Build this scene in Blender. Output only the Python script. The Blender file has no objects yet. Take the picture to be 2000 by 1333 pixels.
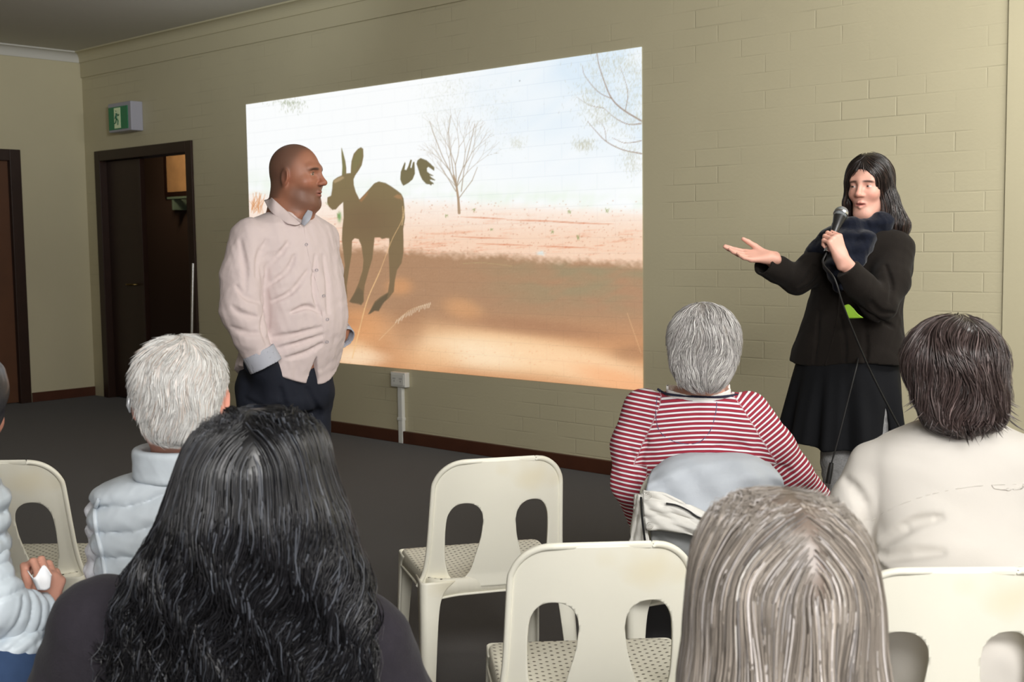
import bpy, math, random
import numpy as np
from mathutils import Vector, Matrix

random.seed(7)
RNG = np.random.RandomState(11)
Q = 1.0            # voxel size factor of the sculpted surfaces
sc = bpy.context.scene

# ------------------------------------------------------------------ camera, exposure, world, lights
FPX = 2350.0; CX, CY = 1000.0, 666.5
PITCH = math.atan(197/FPX); ROLL = math.atan(.0131); CAMH = 1.40; PHI = math.radians(42.63)
cp, sp, cr, sr = math.cos(PITCH), math.sin(PITCH), math.cos(ROLL), math.sin(ROLL)
RZ = Matrix.Rotation(PHI, 4, 'Z')

def ray(px, py):
    xc = (px-CX)/FPX; yc = -(py-CY)/FPX
    r = xc*cr + yc*sr; u = -xc*sr + yc*cr
    return np.array([r, cp+u*sp, u*cp-sp])
def at(px, py, d):
    """the point seen at (px,py) in the photograph, d metres ahead of the tripod (view frame: x right, y ahead, z up)"""
    r = ray(px, py); k = d/r[1]
    return np.array([r[0]*k, d, CAMH+r[2]*k])
def zat(py, d, px=1000): return at(px, py, d)[2]
def W(p):
    return Vector((p[0]*math.cos(PHI)-p[1]*math.sin(PHI), p[0]*math.sin(PHI)+p[1]*math.cos(PHI), p[2]))
def onwall(px, py, Y):
    r = W(ray(px, py)); k = Y/r[1]
    return Vector((r[0]*k, Y, CAMH+r[2]*k))

cam_d = bpy.data.cameras.new('camera'); cam = bpy.data.objects.new('camera', cam_d)
sc.collection.objects.link(cam); sc.camera = cam
cam_d.sensor_fit = 'HORIZONTAL'; cam_d.sensor_width = 36.0; cam_d.lens = 36.0*FPX/2000.0
cam_d.clip_start = .05; cam_d.clip_end = 60
cam_d.dof.use_dof = True; cam_d.dof.focus_distance = 3.7; cam_d.dof.aperture_fstop = 9.0
right = Vector((cr, 0, 0)) + Vector((0, sp, cp))*(-sr)
up = Vector((sr, 0, 0)) + Vector((0, sp, cp))*cr
fw = Vector((0, cp, -sp))
M = Matrix((right, up, -fw)).transposed().to_4x4()
cam.matrix_world = Matrix.Translation((0, 0, CAMH)) @ RZ @ M

sc.view_settings.view_transform = 'Standard'; sc.view_settings.look = 'None'
sc.view_settings.gamma = 1; sc.view_settings.use_curve_mapping = False
sc.view_settings.exposure = 0.0
wd = bpy.data.worlds.new('world'); sc.world = wd; wd.use_nodes = True
wd.node_tree.nodes['Background'].inputs[0].default_value = (.8, .86, .95, 1)
wd.node_tree.nodes['Background'].inputs[1].default_value = .1

def area(name, loc, target, sx, sy, power, col):
    l = bpy.data.lights.new(name, 'AREA'); l.shape = 'RECTANGLE'; l.size = sx; l.size_y = sy
    l.energy = power; l.color = col
    o = bpy.data.objects.new(name, l); sc.collection.objects.link(o)
    o.location = loc; d = Vector(target)-Vector(loc)
    o.rotation_euler = d.to_track_quat('-Z', 'Y').to_euler()
    return o
# daylight from the windows at the back right of the hall, and two fill lights added to brighten the front wall
area('window_daylight', W((1.0, -3.6, 1.9)), W((0.8, 4, 1.1)), 3.8, 2.0, 150, (1.0, .98, .97))
area('wall_fill_light', W((1.0, -1.2, 2.9)), W((1.2, 6.5, 1.7)), 2.4, .8, 205, (1, .985, .96))
area('wall_fill_light', W((2.7, 3.3, 3.05)), W((1.6, 6.2, 1.2)), 1.8, .8, 105, (1, .985, .96))

sl = bpy.data.lights.new('ceiling_fill_spot', 'SPOT'); sl.energy = 210; sl.color = (.93, .98, 1.0); sl.spot_size = math.radians(58); sl.spot_blend = 1.0; sl.shadow_soft_size = .15  # spot added out of view to brighten the far ceiling
so_ = bpy.data.objects.new('ceiling_fill_spot', sl); sc.collection.objects.link(so_); so_.location = W((-1.1, 5.0, 2.55)); so_.rotation_euler = (W((-1.9, 7.2, 3.16))-so_.location).to_track_quat('-Z', 'Y').to_euler()
pl_ = area('board_fill_light', (-11.3, 6.75, 2.5), (-12.0, 7.46, 2.1), .25, .25, 7, (1, .86, .66))  # small light added to brighten the board in the passage

# ------------------------------------------------------------------ small tools
def link(o, parent=None):
    sc.collection.objects.link(o)
    if parent is not None: o.parent = parent
    return o
def tag(o, label=None, cat=None, group=None, kind=None):
    for k, v in (('label', label), ('category', cat), ('group', group), ('kind', kind)):
        if v: o[k] = v
    return o
def empty(name, loc, rz=0.0):
    o = bpy.data.objects.new(name, None); o.empty_display_size = .1
    o.location = loc; o.rotation_euler = (0, 0, rz); return link(o)

def node_mat(name, col=(.8, .8, .8), rough=.6, spec=.5, metal=0.0, attr=None, noise=None, bump=None, sheen=0, emit=None, sss=0, coat=0, aniso=0):
    """noise=(scale, amount); bump=(scale, strength, distance)"""
    m = bpy.data.materials.new(name); m.use_nodes = True; nt = m.node_tree; N = nt.nodes; L = nt.links
    b = N['Principled BSDF']
    b.inputs['Roughness'].default_value = rough; b.inputs['Metallic'].default_value = metal
    b.inputs['Specular IOR Level'].default_value = spec
    if sheen: b.inputs['Sheen Weight'].default_value = sheen
    if coat: b.inputs['Coat Weight'].default_value = coat
    if sss:
        b.inputs['Subsurface Weight'].default_value = sss; b.inputs['Subsurface Scale'].default_value = .01
        b.inputs['Subsurface Radius'].default_value = (1, .4, .25)
    tc = N.new('ShaderNodeTexCoord')
    if attr:
        a = N.new('ShaderNodeAttribute'); a.attribute_name = attr; src = a.outputs['Color']
    else:
        a = N.new('ShaderNodeRGB'); a.outputs[0].default_value = (*col, 1); src = a.outputs[0]
    if noise:
        n = N.new('ShaderNodeTexNoise'); n.inputs['Scale'].default_value = noise[0]; n.inputs['Detail'].default_value = 5
        L.new(tc.outputs['Object'], n.inputs['Vector'])
        mr = N.new('ShaderNodeMapRange'); mr.inputs['To Min'].default_value = 1-noise[1]; mr.inputs['To Max'].default_value = 1+noise[1]
        L.new(n.outputs['Fac'], mr.inputs['Value'])
        vm = N.new('ShaderNodeVectorMath'); vm.operation = 'SCALE'
        L.new(src, vm.inputs[0]); L.new(mr.outputs[0], vm.inputs['Scale']); src = vm.outputs[0]
    L.new(src, b.inputs['Base Color'])
    if bump:
        n = N.new('ShaderNodeTexNoise'); n.inputs['Scale'].default_value = bump[0]; n.inputs['Detail'].default_value = 4
        L.new(tc.outputs['Object'], n.inputs['Vector'])
        bp = N.new('ShaderNodeBump'); bp.inputs['Strength'].default_value = bump[1]; bp.inputs['Distance'].default_value = bump[2]
        L.new(n.outputs['Fac'], bp.inputs['Height']); L.new(bp.outputs[0], b.inputs['Normal'])
    if emit:
        b.inputs['Emission Color'].default_value = (*emit[0], 1); b.inputs['Emission Strength'].default_value = emit[1]
    return m
def lin(r, g, b):
    f = lambda c: ((c/255+.055)/1.055)**2.4 if c > 10 else c/255/12.92
    return (f(r), f(g), f(b))

def npmesh(name, V, F, mat=None, parent=None, col=None, smooth=True, colname='Col', extra=None):
    """V (n,3), F (m,4) or (m,3) arrays -> ONE mesh object"""
    V = np.asarray(V, np.float32); F = np.asarray(F, np.int32)
    me = bpy.data.meshes.new(name); k = F.shape[1]
    me.vertices.add(len(V)); me.vertices.foreach_set('co', V.ravel())
    me.loops.add(F.size); me.loops.foreach_set('vertex_index', F.ravel())
    me.polygons.add(len(F)); me.polygons.foreach_set('loop_start', np.arange(0, F.size, k, dtype=np.int32))
    me.update(calc_edges=True)
    me.polygons.foreach_set('use_smooth', np.full(len(F), bool(smooth)))
    if col is not None:
        a = me.color_attributes.new(colname, 'FLOAT_COLOR', 'POINT')
        c = np.ones((len(V), 4), np.float32); c[:, :3] = col; a.data.foreach_set('color', c.ravel())
    for nm, arr in (extra or {}).items():
        a = me.attributes.new(nm, 'FLOAT', 'POINT'); a.data.foreach_set('value', np.asarray(arr, np.float32))
    me.validate()
    o = bpy.data.objects.new(name, me)
    if mat: me.materials.append(mat)
    return link(o, parent)
def box_arr(x0, x1, y0, y1, z0, z1):
    V = np.array([[x, y, z] for z in (z0, z1) for y in (y0, y1) for x in (x0, x1)], float)
    F = np.array([[0, 2, 3, 1], [4, 5, 7, 6], [0, 1, 5, 4], [2, 6, 7, 3], [0, 4, 6, 2], [1, 3, 7, 5]])
    return V, F
def join_arr(parts):
    Vs, Fs, n = [], [], 0
    for V, F in parts: Vs.append(V); Fs.append(np.asarray(F)+n); n += len(V)
    return np.concatenate(Vs), np.concatenate(Fs)
def boxes(name, lst, mat, parent=None, bevel=0):
    V, F = join_arr([box_arr(*b) for b in lst])
    o = npmesh(name, V, F, mat, parent, smooth=False)
    if bevel:
        m = o.modifiers.new('b', 'BEVEL'); m.width = bevel; m.segments = 3; m.limit_method = 'ANGLE'
    return o
def crom(P, n):
    """Catmull-Rom resample of a control polyline (rows) to n rows"""
    P = np.asarray(P, float); m = len(P); t = np.linspace(0, m-1, n); i = np.clip(t.astype(int), 0, m-2); f = (t-i)[:, None]
    g = lambda j: P[np.clip(j, 0, m-1)]
    a, b, c, d = (P[0]*2-P[1])[None]*(i == 0)[:, None]+g(i-1)*(i > 0)[:, None], g(i), g(i+1), None
    d = np.where((i+2 < m)[:, None], g(i+2), (P[-1]*2-P[-2])[None])
    return .5*((2*b)+(-a+c)*f+(2*a-5*b+4*c-d)*f*f+(-a+3*b-3*c+d)*f**3)
def tube_arr(P, r, sides=8, flat=1.0, nrm=None, caps=True):
    """one tube along P (T,3) with radii r"""
    P = np.asarray(P, float); T = len(P); r = np.broadcast_to(np.asarray(r, float), (T,))
    V, F = tubes_arr(P[None], r[None], sides, flat, None if nrm is None else np.asarray(nrm)[None])
    if caps:
        V = np.concatenate([V, P[:1], P[-1:]]); a = T*sides; idx = np.arange(sides); j = (idx+1) % sides
        c0 = np.stack([np.full(sides, a), j, idx, idx], 1); b0 = (T-1)*sides
        c1 = np.stack([np.full(sides, a+1), b0+idx, b0+j, b0+j], 1)
        F = np.concatenate([F, c0, c1])
    return V, F
def tubes_arr(P, r, sides=4, flat=1.0, nrm=None):
    """many tubes at once: P (S,T,3), r (S,T); flat<1 makes ribbons lying along nrm"""
    S, T, _ = P.shape
    t = np.gradient(P, axis=1); t /= np.linalg.norm(t, axis=2, keepdims=True)+1e-9
    if nrm is None:
        ref = np.zeros_like(t); ref[..., 2] = 1; bad = np.abs(t[..., 2]) > .95; 
        if T: 
            anyb = bad.any(axis=1); ref[anyb] = (1, 0.02, 0)
        nrm = ref
    b = np.cross(t, nrm); b /= np.linalg.norm(b, axis=2, keepdims=True)+1e-9
    n = np.cross(b, t)
    a = np.arange(sides)*2*np.pi/sides
    V = P[:, :, None] + r[:, :, None, None]*(np.cos(a)[None, None, :, None]*b[:, :, None]+flat*np.sin(a)[None, None, :, None]*n[:, :, None])
    V = V.reshape(-1, 3)
    s, k, q = np.meshgrid(np.arange(S), np.arange(T-1), np.arange(sides), indexing='ij')
    base = s*T*sides; q2 = (q+1) % sides
    F = np.stack([base+k*sides+q, base+k*sides+q2, base+(k+1)*sides+q2, base+(k+1)*sides+q], -1).reshape(-1, 4)
    return V, F
def tube(name, P, r, mat, parent=None, sides=8, flat=1.0):
    V, F = tube_arr(P, r, sides, flat); return npmesh(name, V, tri_fix(F), mat, parent)
def tri_fix(F): return F
def patch(name, rows, mat, parent=None, nu=40, nv=40, thick=.004, root=(0, 0, 0), disp=None, col=None):
    """smooth sheet through a grid of control points (rows of 3D points)"""
    G = np.array([crom(r, nu) for r in rows]); G = np.stack([crom(G[:, i], nv) for i in range(nu)], 1)
    V = G.reshape(-1, 3)-np.asarray(root)
    i, j = np.meshgrid(np.arange(nv-1), np.arange(nu-1), indexing='ij'); a = (i*nu+j).ravel()
    F = np.stack([a, a+1, a+nu+1, a+nu], 1)
    if disp is not None:
        u, v = np.meshgrid(np.linspace(0, 1, nu), np.linspace(0, 1, nv)); V = V + disp(u.ravel(), v.ravel())
    o = npmesh(name, V, F, mat, parent, col=col)
    m = o.modifiers.new('s', 'SOLIDIFY'); m.thickness = thick; m.offset = 0
    return o

# ------------------------------------------------------------------ implicit surfaces (sparse surface nets)
def smin(a, b, k):
    h = np.clip(.5+.5*(b-a)/k, 0, 1); return b+(a-b)*h-k*h*(1-h)
def smax(a, b, k): return -smin(-a, -b, k)
A3 = lambda *p: np.array(p, float)
class Prim:
    def __init__(s, fn, c, R, k=.02): s.fn, s.c, s.R, s.k = fn, np.asarray(c, float), R, k
def cap(a, b, ra, rb=None, k=.02):
    a = np.asarray(a, float); b = np.asarray(b, float); rb = ra if rb is None else rb; ab = b-a; L2 = ab@ab+1e-12
    def fn(P):
        q = P-a; t = np.clip(q@ab/L2, 0, 1); return np.linalg.norm(q-t[:, None]*ab, axis=1)-(ra+t*(rb-ra))
    return Prim(fn, (a+b)/2, math.sqrt(L2)/2+max(ra, rb), k)
def ell(c, r, R=None, k=.02):
    c = np.asarray(c, float); r = np.asarray(r, float)*np.ones(3)
    def fn(P):
        q = P-c
        if R is not None: q = q@R           # R columns = local axes
        k0 = np.linalg.norm(q/r, axis=1); k1 = np.linalg.norm(q/(r*r), axis=1)+1e-9
        return k0*(k0-1)/k1
    return Prim(fn, c, r.max(), k)
def chain(pts, rad, k=.02):
    return [cap(pts[i], pts[i+1], rad[i], rad[i+1], k) for i in range(len(pts)-1)]
def loft(secs, k=.02, n=2.3, round_=.02, fine=60):
    """secs rows: z, cx, cy, half width, half depth, heading (radians, 0 = width along x); z descending or ascending"""
    S = np.array(sorted(secs, key=lambda s: s[0]), float)
    zz = np.linspace(S[0, 0], S[-1, 0], fine); C = np.stack([zz]+[pch(S[:, 0], S[:, j], zz) for j in range(1, 6)], 1)
    z0, z1 = zz[0], zz[-1]
    def fn(P):
        z = np.clip(P[:, 2], z0, z1); g = lambda j: np.interp(z, C[:, 0], C[:, j])
        x = P[:, 0]-g(1); y = P[:, 1]-g(2); th = g(5); c, s_ = np.cos(th), np.sin(th)
        u = (x*c+y*s_)/g(3); v = (-x*s_+y*c)/g(4)
        k0 = (np.abs(u)**n+np.abs(v)**n+1e-12)**(1/n)
        dxy = (k0-1)*np.minimum(g(3), g(4))
        dz = np.maximum(z0-P[:, 2], P[:, 2]-z1)
        return smax(dxy, dz, round_) if round_ > 0 else np.maximum(dxy, dz)
    c = np.array([C[:, 1].mean(), C[:, 2].mean(), (z0+z1)/2]); R = (z1-z0)/2+np.abs(C[:, 3:5]).max()+np.abs(C[:, 1:3]-c[:2]).max()+.03
    return Prim(fn, c, R, k)
def pch(x, y, xi):
    """monotone cubic interpolation"""
    h = np.diff(x); d = np.diff(y)/h; m = np.zeros(len(x)); m[0] = d[0]; m[-1] = d[-1]
    for i in range(1, len(x)-1):
        m[i] = 0 if d[i-1]*d[i] <= 0 else 2*d[i-1]*d[i]/(d[i-1]+d[i])
    i = np.clip(np.searchsorted(x, xi)-1, 0, len(x)-2); t = (xi-x[i])/h[i]
    return (2*t**3-3*t**2+1)*y[i]+(t**3-2*t**2+t)*h[i]*m[i]+(-2*t**3+3*t**2)*y[i+1]+(t**3-t**2)*h[i]*m[i+1]
def union(prims):
    def fn(P):
        P = np.asarray(P, float); d = np.full(len(P), 1e3)
        for p in prims:
            lb = np.linalg.norm(P-p.c, axis=1)-p.R; m = lb < d+p.k
            if m.any():
                q = p.fn(P[m]); d[m] = smin(d[m], q, p.k) 
            d = np.where(m, d, np.minimum(d, lb))
        return d
    return fn
def bbox(prims, pad=.02):
    lo = np.min([p.c-p.R for p in prims], 0)-pad; hi = np.max([p.c+p.R for p in prims], 0)+pad; return lo, hi
CO = np.array([[i, j, k] for i in (0, 1) for j in (0, 1) for k in (0, 1)])
def nets(fn, lo, hi, h, levels=4):
    h = h*Q; lo = np.asarray(lo, float); big = h*2**levels
    n = np.ceil((np.asarray(hi)-lo)/big).astype(int)
    c = np.stack(np.meshgrid(*[np.arange(k) for k in n], indexing='ij'), -1).reshape(-1, 3); size = big
    for l in range(levels+1):
        d = fn(lo+(c+.5)*size); c = c[np.abs(d) < size*(2.1 if l < levels else 1.9)]
        if l < levels: c = (c[:, None]*2+CO[None]).reshape(-1, 3); size /= 2
    B = 1 << 20; key = lambda a: (a[..., 0].astype(np.int64)*B+a[..., 1])*B+a[..., 2]
    kc = key(c[:, None]+CO[None]); uk, inv = np.unique(kc.ravel(), return_inverse=True); inv = inv.reshape(kc.shape)
    cor = np.stack([uk//(B*B), (uk//B) % B, uk % B], 1); val = fn(lo+cor*h); val = np.where(val == 0, 1e-9, val)
    v8 = val[inv]; neg = v8 < 0; mix = neg.any(1) & ~neg.all(1)
    c = c[mix]; v8 = v8[mix]; acc = np.zeros((len(c), 3)); cnt = np.zeros(len(c))
    for a in range(8):
        for ax in range(3):
            if CO[a][ax] == 0:
                b = a+(4, 2, 1)[ax]; va, vb = v8[:, a], v8[:, b]; s = (va < 0) != (vb < 0)
                t = np.where(s, va/(va-vb+1e-15*(va == vb)), 0); pt = np.repeat(CO[a][None].astype(float), len(c), 0); pt[:, ax] += t
                acc += pt*s[:, None]; cnt += s
    V = lo+(c+acc/cnt[:, None])*h
    ck = key(c); o = np.argsort(ck); cks = ck[o]
    def find(kk):
        i = np.clip(np.searchsorted(cks, kk), 0, len(cks)-1); return np.where(cks[i] == kk, o[i], -1)
    Fs = []
    for ax in range(3):
        b = CO[0].copy(); u, w = [(1, 2), (2, 0), (0, 1)][ax]
        e1 = np.zeros(3, int); e1[u] = 1; e2 = np.zeros(3, int); e2[w] = 1
        va = v8[:, 0]; vb = v8[:, (4, 2, 1)[ax]]; s = (va < 0) != (vb < 0)
        cc = c[s]; A = np.nonzero(s)[0]
        i1, i2, i3 = find(key(cc-e1)), find(key(cc-e1-e2)), find(key(cc-e2))
        ok = (i1 >= 0) & (i2 >= 0) & (i3 >= 0); q = np.stack([A, i1, i2, i3], 1)[ok]; fl = (va[s] > 0)[ok]
        q[fl] = q[fl][:, ::-1]; Fs.append(q)
    F = np.concatenate(Fs)
    return V, F
def grad(fn, P, e=.0015):
    g = np.stack([fn(P+d)-fn(P-d) for d in np.eye(3)*e], 1); return g/(np.linalg.norm(g, axis=1, keepdims=True)+1e-9)
def sculpt(name, prims, mat, parent, h=.004, root=(0, 0, 0), post=None, colfn=None, bb=None, extra=None, smooth=1):
    """post(P, d) may carve or displace the union's distance d; -> ONE mesh object"""
    base = union(prims); fn = base if post is None else (lambda P: post(P, base(P)))
    lo, hi = bb if bb else bbox(prims)
    V, F = main_islands(*nets(fn, lo, hi, h))
    for _ in range(smooth): V = relax(V, F, .5)
    col = colfn(V) if colfn else None
    ex = {k: f(V) for k, f in extra.items()} if extra else None
    return npmesh(name, V-np.asarray(root), F, mat, parent, col=col, extra=ex)
def main_islands(V, F, keep=.04):
    lab = np.arange(len(V)); E_ = np.concatenate([F[:, [0, 1]], F[:, [1, 2]], F[:, [2, 3]]])
    while True:
        m = np.minimum(lab[E_[:, 0]], lab[E_[:, 1]]); new = lab.copy(); np.minimum.at(new, lab[E_[:, 0]], m); np.minimum.at(new, lab[E_[:, 1]], m); np.minimum.at(new, E_[:, 0], m); np.minimum.at(new, E_[:, 1], m)
        new = new[new]; new = new[new]
        if (new == lab).all(): break
        lab = new
    u, inv, cnt = np.unique(lab, return_inverse=True, return_counts=True); ok = (cnt > keep*len(V))[inv]
    idx = np.cumsum(ok)-1; F = F[ok[F[:, 0]]]; return V[ok], idx[F]
def clumped(Ps, K, amt, seed=0, pw=1.0):
    """draw strands together into locks towards their tips"""
    r = np.random.RandomState(seed); c = r.choice(len(Ps), K, replace=False); R0 = Ps[:, 2]; best = np.zeros(len(Ps), int)
    for i in range(0, len(Ps), 500): best[i:i+500] = np.argmin(((R0[i:i+500, None]-R0[c][None])**2).sum(2), 1)
    t = np.linspace(0, 1, Ps.shape[1])[None, :, None]**pw*amt; tgt = Ps[c[best]]; off = (Ps[:, :1]-tgt[:, :1])
    return Ps*(1-t)+(tgt+off*.25)*t, best
def relax(V, F, w):
    acc = np.zeros_like(V); cnt = np.zeros(len(V))
    for a, b in ((0, 1), (1, 2), (2, 3), (3, 0)):
        for i, j in ((F[:, a], F[:, b]), (F[:, b], F[:, a])):
            for x in range(3): acc[:, x] += np.bincount(i, V[j, x], len(V))
            cnt += np.bincount(i, minlength=len(V))
    return V*(1-w)+w*acc/np.maximum(cnt, 1)[:, None]
def fnoise(P, s=1.0, seed=0):
    """cheap smooth 3D noise in -1..1: warped sines"""
    r = np.random.RandomState(seed); out = 0; q = P*s
    for o in range(5):
        a = r.randn(3); a /= np.linalg.norm(a); b = r.randn(3); b /= np.linalg.norm(b)
        f = 1.0*1.35**o; out = out+np.sin((q@a)*6.28*f+1.7*np.sin((q@b)*6.28*f*.6+r.rand()*6)+r.rand()*6)/(1.2**o)
    return out/3.2
def frame(fwd, upv=(0, 0, 1)):
    f = np.array(fwd, float); f /= np.linalg.norm(f); r = np.cross(f, upv); r /= np.linalg.norm(r); u = np.cross(r, f)
    return np.stack([r, f, u], 1)          # columns right, forward, up

# ------------------------------------------------------------------ heads, hands, hair
def head_local(nose=1.0, ear=1.0, jaw=1.0, mouth_open=0.0, brow=1.0):
    p = [ell((0, -.010, .034), (.0765, .094, .086)), ell((0, .028, -.030), (.060*jaw, .062, .084), k=.035),
         ell((0, .062, -.098), (.024*jaw, .020, .019), k=.03), cap((.045*jaw, .0, -.062), (.02, .06, -.098), .02, .015, k=.03),
         cap((-.045*jaw, .0, -.062), (-.02, .06, -.098), .02, .015, k=.03),
         cap((-.036, .070, .030), (0, .079, .026), .013*brow, .013*brow, k=.014), cap((.036, .070, .030), (0, .079, .026), .013*brow, .013*brow, k=.014),
         ell((.038*jaw**.5, .056, -.020), (.023, .024, .022), k=.02), ell((-.038*jaw**.5, .056, -.020), (.023, .024, .022), k=.02)]
    base = union(p)
    nose_p = [cap((0, .086, .018), (0, .104*nose, -.020), .0075, .0105, k=.010), ell((0, .105*nose, -.022), (.011, .011, .009), k=.008),
              ell((.012, .094*nose, -.026), (.0085, .010, .007), k=.006), ell((-.012, .094*nose, -.026), (.0085, .010, .007), k=.006)]
    mo = mouth_open
    lips = [cap((-.021, .079, -.058), (-.006, .090, -.0535), .0035, .0055, k=.006), cap((.021, .079, -.058), (.006, .090, -.0535), .0035, .0055, k=.006),
            cap((-.006, .090, -.0535), (.006, .090, -.0535), .0055, k=.004),
            cap((-.019, .078, -.061-mo), (0, .088, -.0665-mo), .004, .0065, k=.006), cap((.019, .078, -.061-mo), (0, .088, -.0665-mo), .004, .0065, k=.006)]
    add = nose_p+lips
    def fn(P):
        d = base(P)
        for s in (-1, 1):
            so = np.linalg.norm((P-A3(s*.031, .094, .009))/A3(1.25, 1, .8), axis=1)*.9-.0155; d = smax(d, -so, .010)
        for q in add:
            m = (np.linalg.norm(P-q.c, axis=1)-q.R) < .03
            if m.any(): d[m] = smin(d[m], q.fn(P[m]), q.k)
        for s in (-1, 1):
            eb = np.linalg.norm(P-A3(s*.031, .0705, .009), axis=1)-.0118; d = smin(d, eb, .0012)
            lid = np.linalg.norm(P-A3(s*.031, .0705, .011), axis=1)-.0133
            lid = np.maximum(lid, -(P[:, 2]-.0135-.25*(P[:, 1]-.08))); d = smin(d, lid, .003)
            ll = np.linalg.norm(P-A3(s*.031, .0700, .008), axis=1)-.0129; ll = np.maximum(ll, P[:, 2]-.0035); d = smin(d, ll, .003)
        # mouth line
        x = P[:, 0]; ml = np.sqrt((P[:, 2]+.0595+mo*.5+.12*0-8*x*x*.3)**2*(1.0)+(np.maximum(np.abs(x)-.020, 0))**2+(np.minimum(P[:, 1]-.086, 0))**2)-(.0014+mo*.5)
        d = smax(d, -ml, .002)
        # ears
        for s in (-1, 1):
            q = (P-A3(s*.0795, -.008, -.002))@EARR[s]
            e = (np.linalg.norm(q/A3(.0085, .0195*ear, .032*ear), axis=1)-1)*.0085
            inn = (np.linalg.norm((q-A3(s*.008, .003, .003))/A3(.007, .0115*ear, .021*ear), axis=1)-1)*.007
            e = smax(e, -inn, .003); d = smin(d, e, .007)
        return d
    return fn
def _earr(s):
    a = s*math.radians(22); c, s_ = math.cos(a), math.sin(a); R1 = np.array([[c, s_, 0], [-s_, c, 0], [0, 0, 1.]])
    b = math.radians(12); c2, s2 = math.cos(b), math.sin(b); R2 = np.array([[1, 0, 0], [0, c2, s2], [0, -s2, c2]])
    return R1@R2
EARR = {1: _earr(1), -1: _earr(-1)}
class Head:
    def __init__(s, o, fwd, upv=(0, 0, 1), scale=(1, 1, 1), **kw):
        s.o = np.asarray(o, float); s.M = frame(fwd, upv); s.s = np.asarray(scale, float)*np.ones(3); s.f = head_local(**kw)
    def loc(s, P): return ((P-s.o)@s.M)/s.s
    def wor(s, p): return s.o+(np.atleast_2d(p)*s.s)@s.M.T
    def w1(s, *p): return s.wor(p)[0]
    def prim(s, k=.012): return Prim(lambda P: s.f(s.loc(P))*s.s.min(), s.o, .165*s.s.max(), k)
    def localize(s, fn, R=.2, k=.01): return Prim(lambda P: fn(s.loc(P))*s.s.min(), s.o, R*s.s.max(), k)
    def color(s, P, skin, lip, brow, eyes=(.25, .16, .1), stubble=None, scalp=None, gaze=(0, 0), ruddy=.35, browh=.0045, brow_ang=0.0):
        q = s.loc(P); x, y, z = q.T; ax = np.abs(x); n = len(q); c = np.tile(np.array(skin, float), (n, 1))
        def mixin(col, w):
            nonlocal c
            w = np.clip(w, 0, 1)[:, None]; c = c*(1-w)+np.array(col, float)*w
        def blob(cx, cy, cz, r): return np.exp(-(((ax-cx)**2+(y-cy)**2+(z-cz)**2)/r**2))
        red = np.array(skin)*np.array([1.12, .72, .68])
        mixin(red, ruddy*blob(.042, .07, -.025, .026)); mixin(red, ruddy*1.3*blob(0, .105, -.022, .018)); mixin(red, ruddy*1.2*blob(.08, -.01, 0, .03))
        if stubble is not None:
            w = (1/(1+np.exp((z+.038+.9*np.maximum(.05-y, 0)*0)/.005)))*(1/(1+np.exp(-(y-.005)/.01)))*(1/(1+np.exp(-(z+.125)/.005)))
            mixin(stubble, .6*w)
        if scalp is not None:
            hl = .055-.75*np.minimum(y-.06, 0)*0; w = 1/(1+np.exp(-(z-(.062 if True else 0)+1.15*np.maximum(y-.02, 0)*-1.0+.0)/.012))
            back = 1/(1+np.exp((y-(-.002+.55*(z-.0)))/.008))*(z > -.075)
            mixin(scalp, .75*back)
        lipw = (np.exp(-((z+.060)/.0085)**4)*np.exp(-(ax/.0215)**6)*(y > .074)); mixin(lip, .85*lipw)
        dark = np.exp(-((z+.0597-.2*0-2.4*x*x)/.0018)**2)*np.exp(-(ax/.021)**6)*(y > .07); mixin(np.array(lip)*.25, dark)
        bz = .0275+brow_ang*(ax-.03)-6*(ax-.028)**2
        bw = np.exp(-((z-bz)/browh)**4)*(1/(1+np.exp(-(ax-.012)/.002)))*(1/(1+np.exp((ax-.050)/.002)))*(y > .04); mixin(brow, .9*bw)
        for sg in (-1, 1):
            e = q-A3(sg*.031, .0705, .009); rr = np.linalg.norm(e, axis=1)
            on = (rr < .01225) & (e[:, 1] > .003) & (z < .0155) & (z > .0032)
            c[on] = (.62, .58, .55)
            dx = e[:, 0]-gaze[0]*.0118; dz = e[:, 2]-gaze[1]*.0118; r2 = np.hypot(dx, dz)
            c[on & (r2 < .0058)] = eyes; c[on & (r2 < .0028)] = (.01, .01, .01)
            lash = (np.abs(rr-.0125) < .0012) & (e[:, 1] > 0) & (np.abs(z-.0150) < .0015); c[lash] = np.array(brow)*.6
        return c
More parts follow.
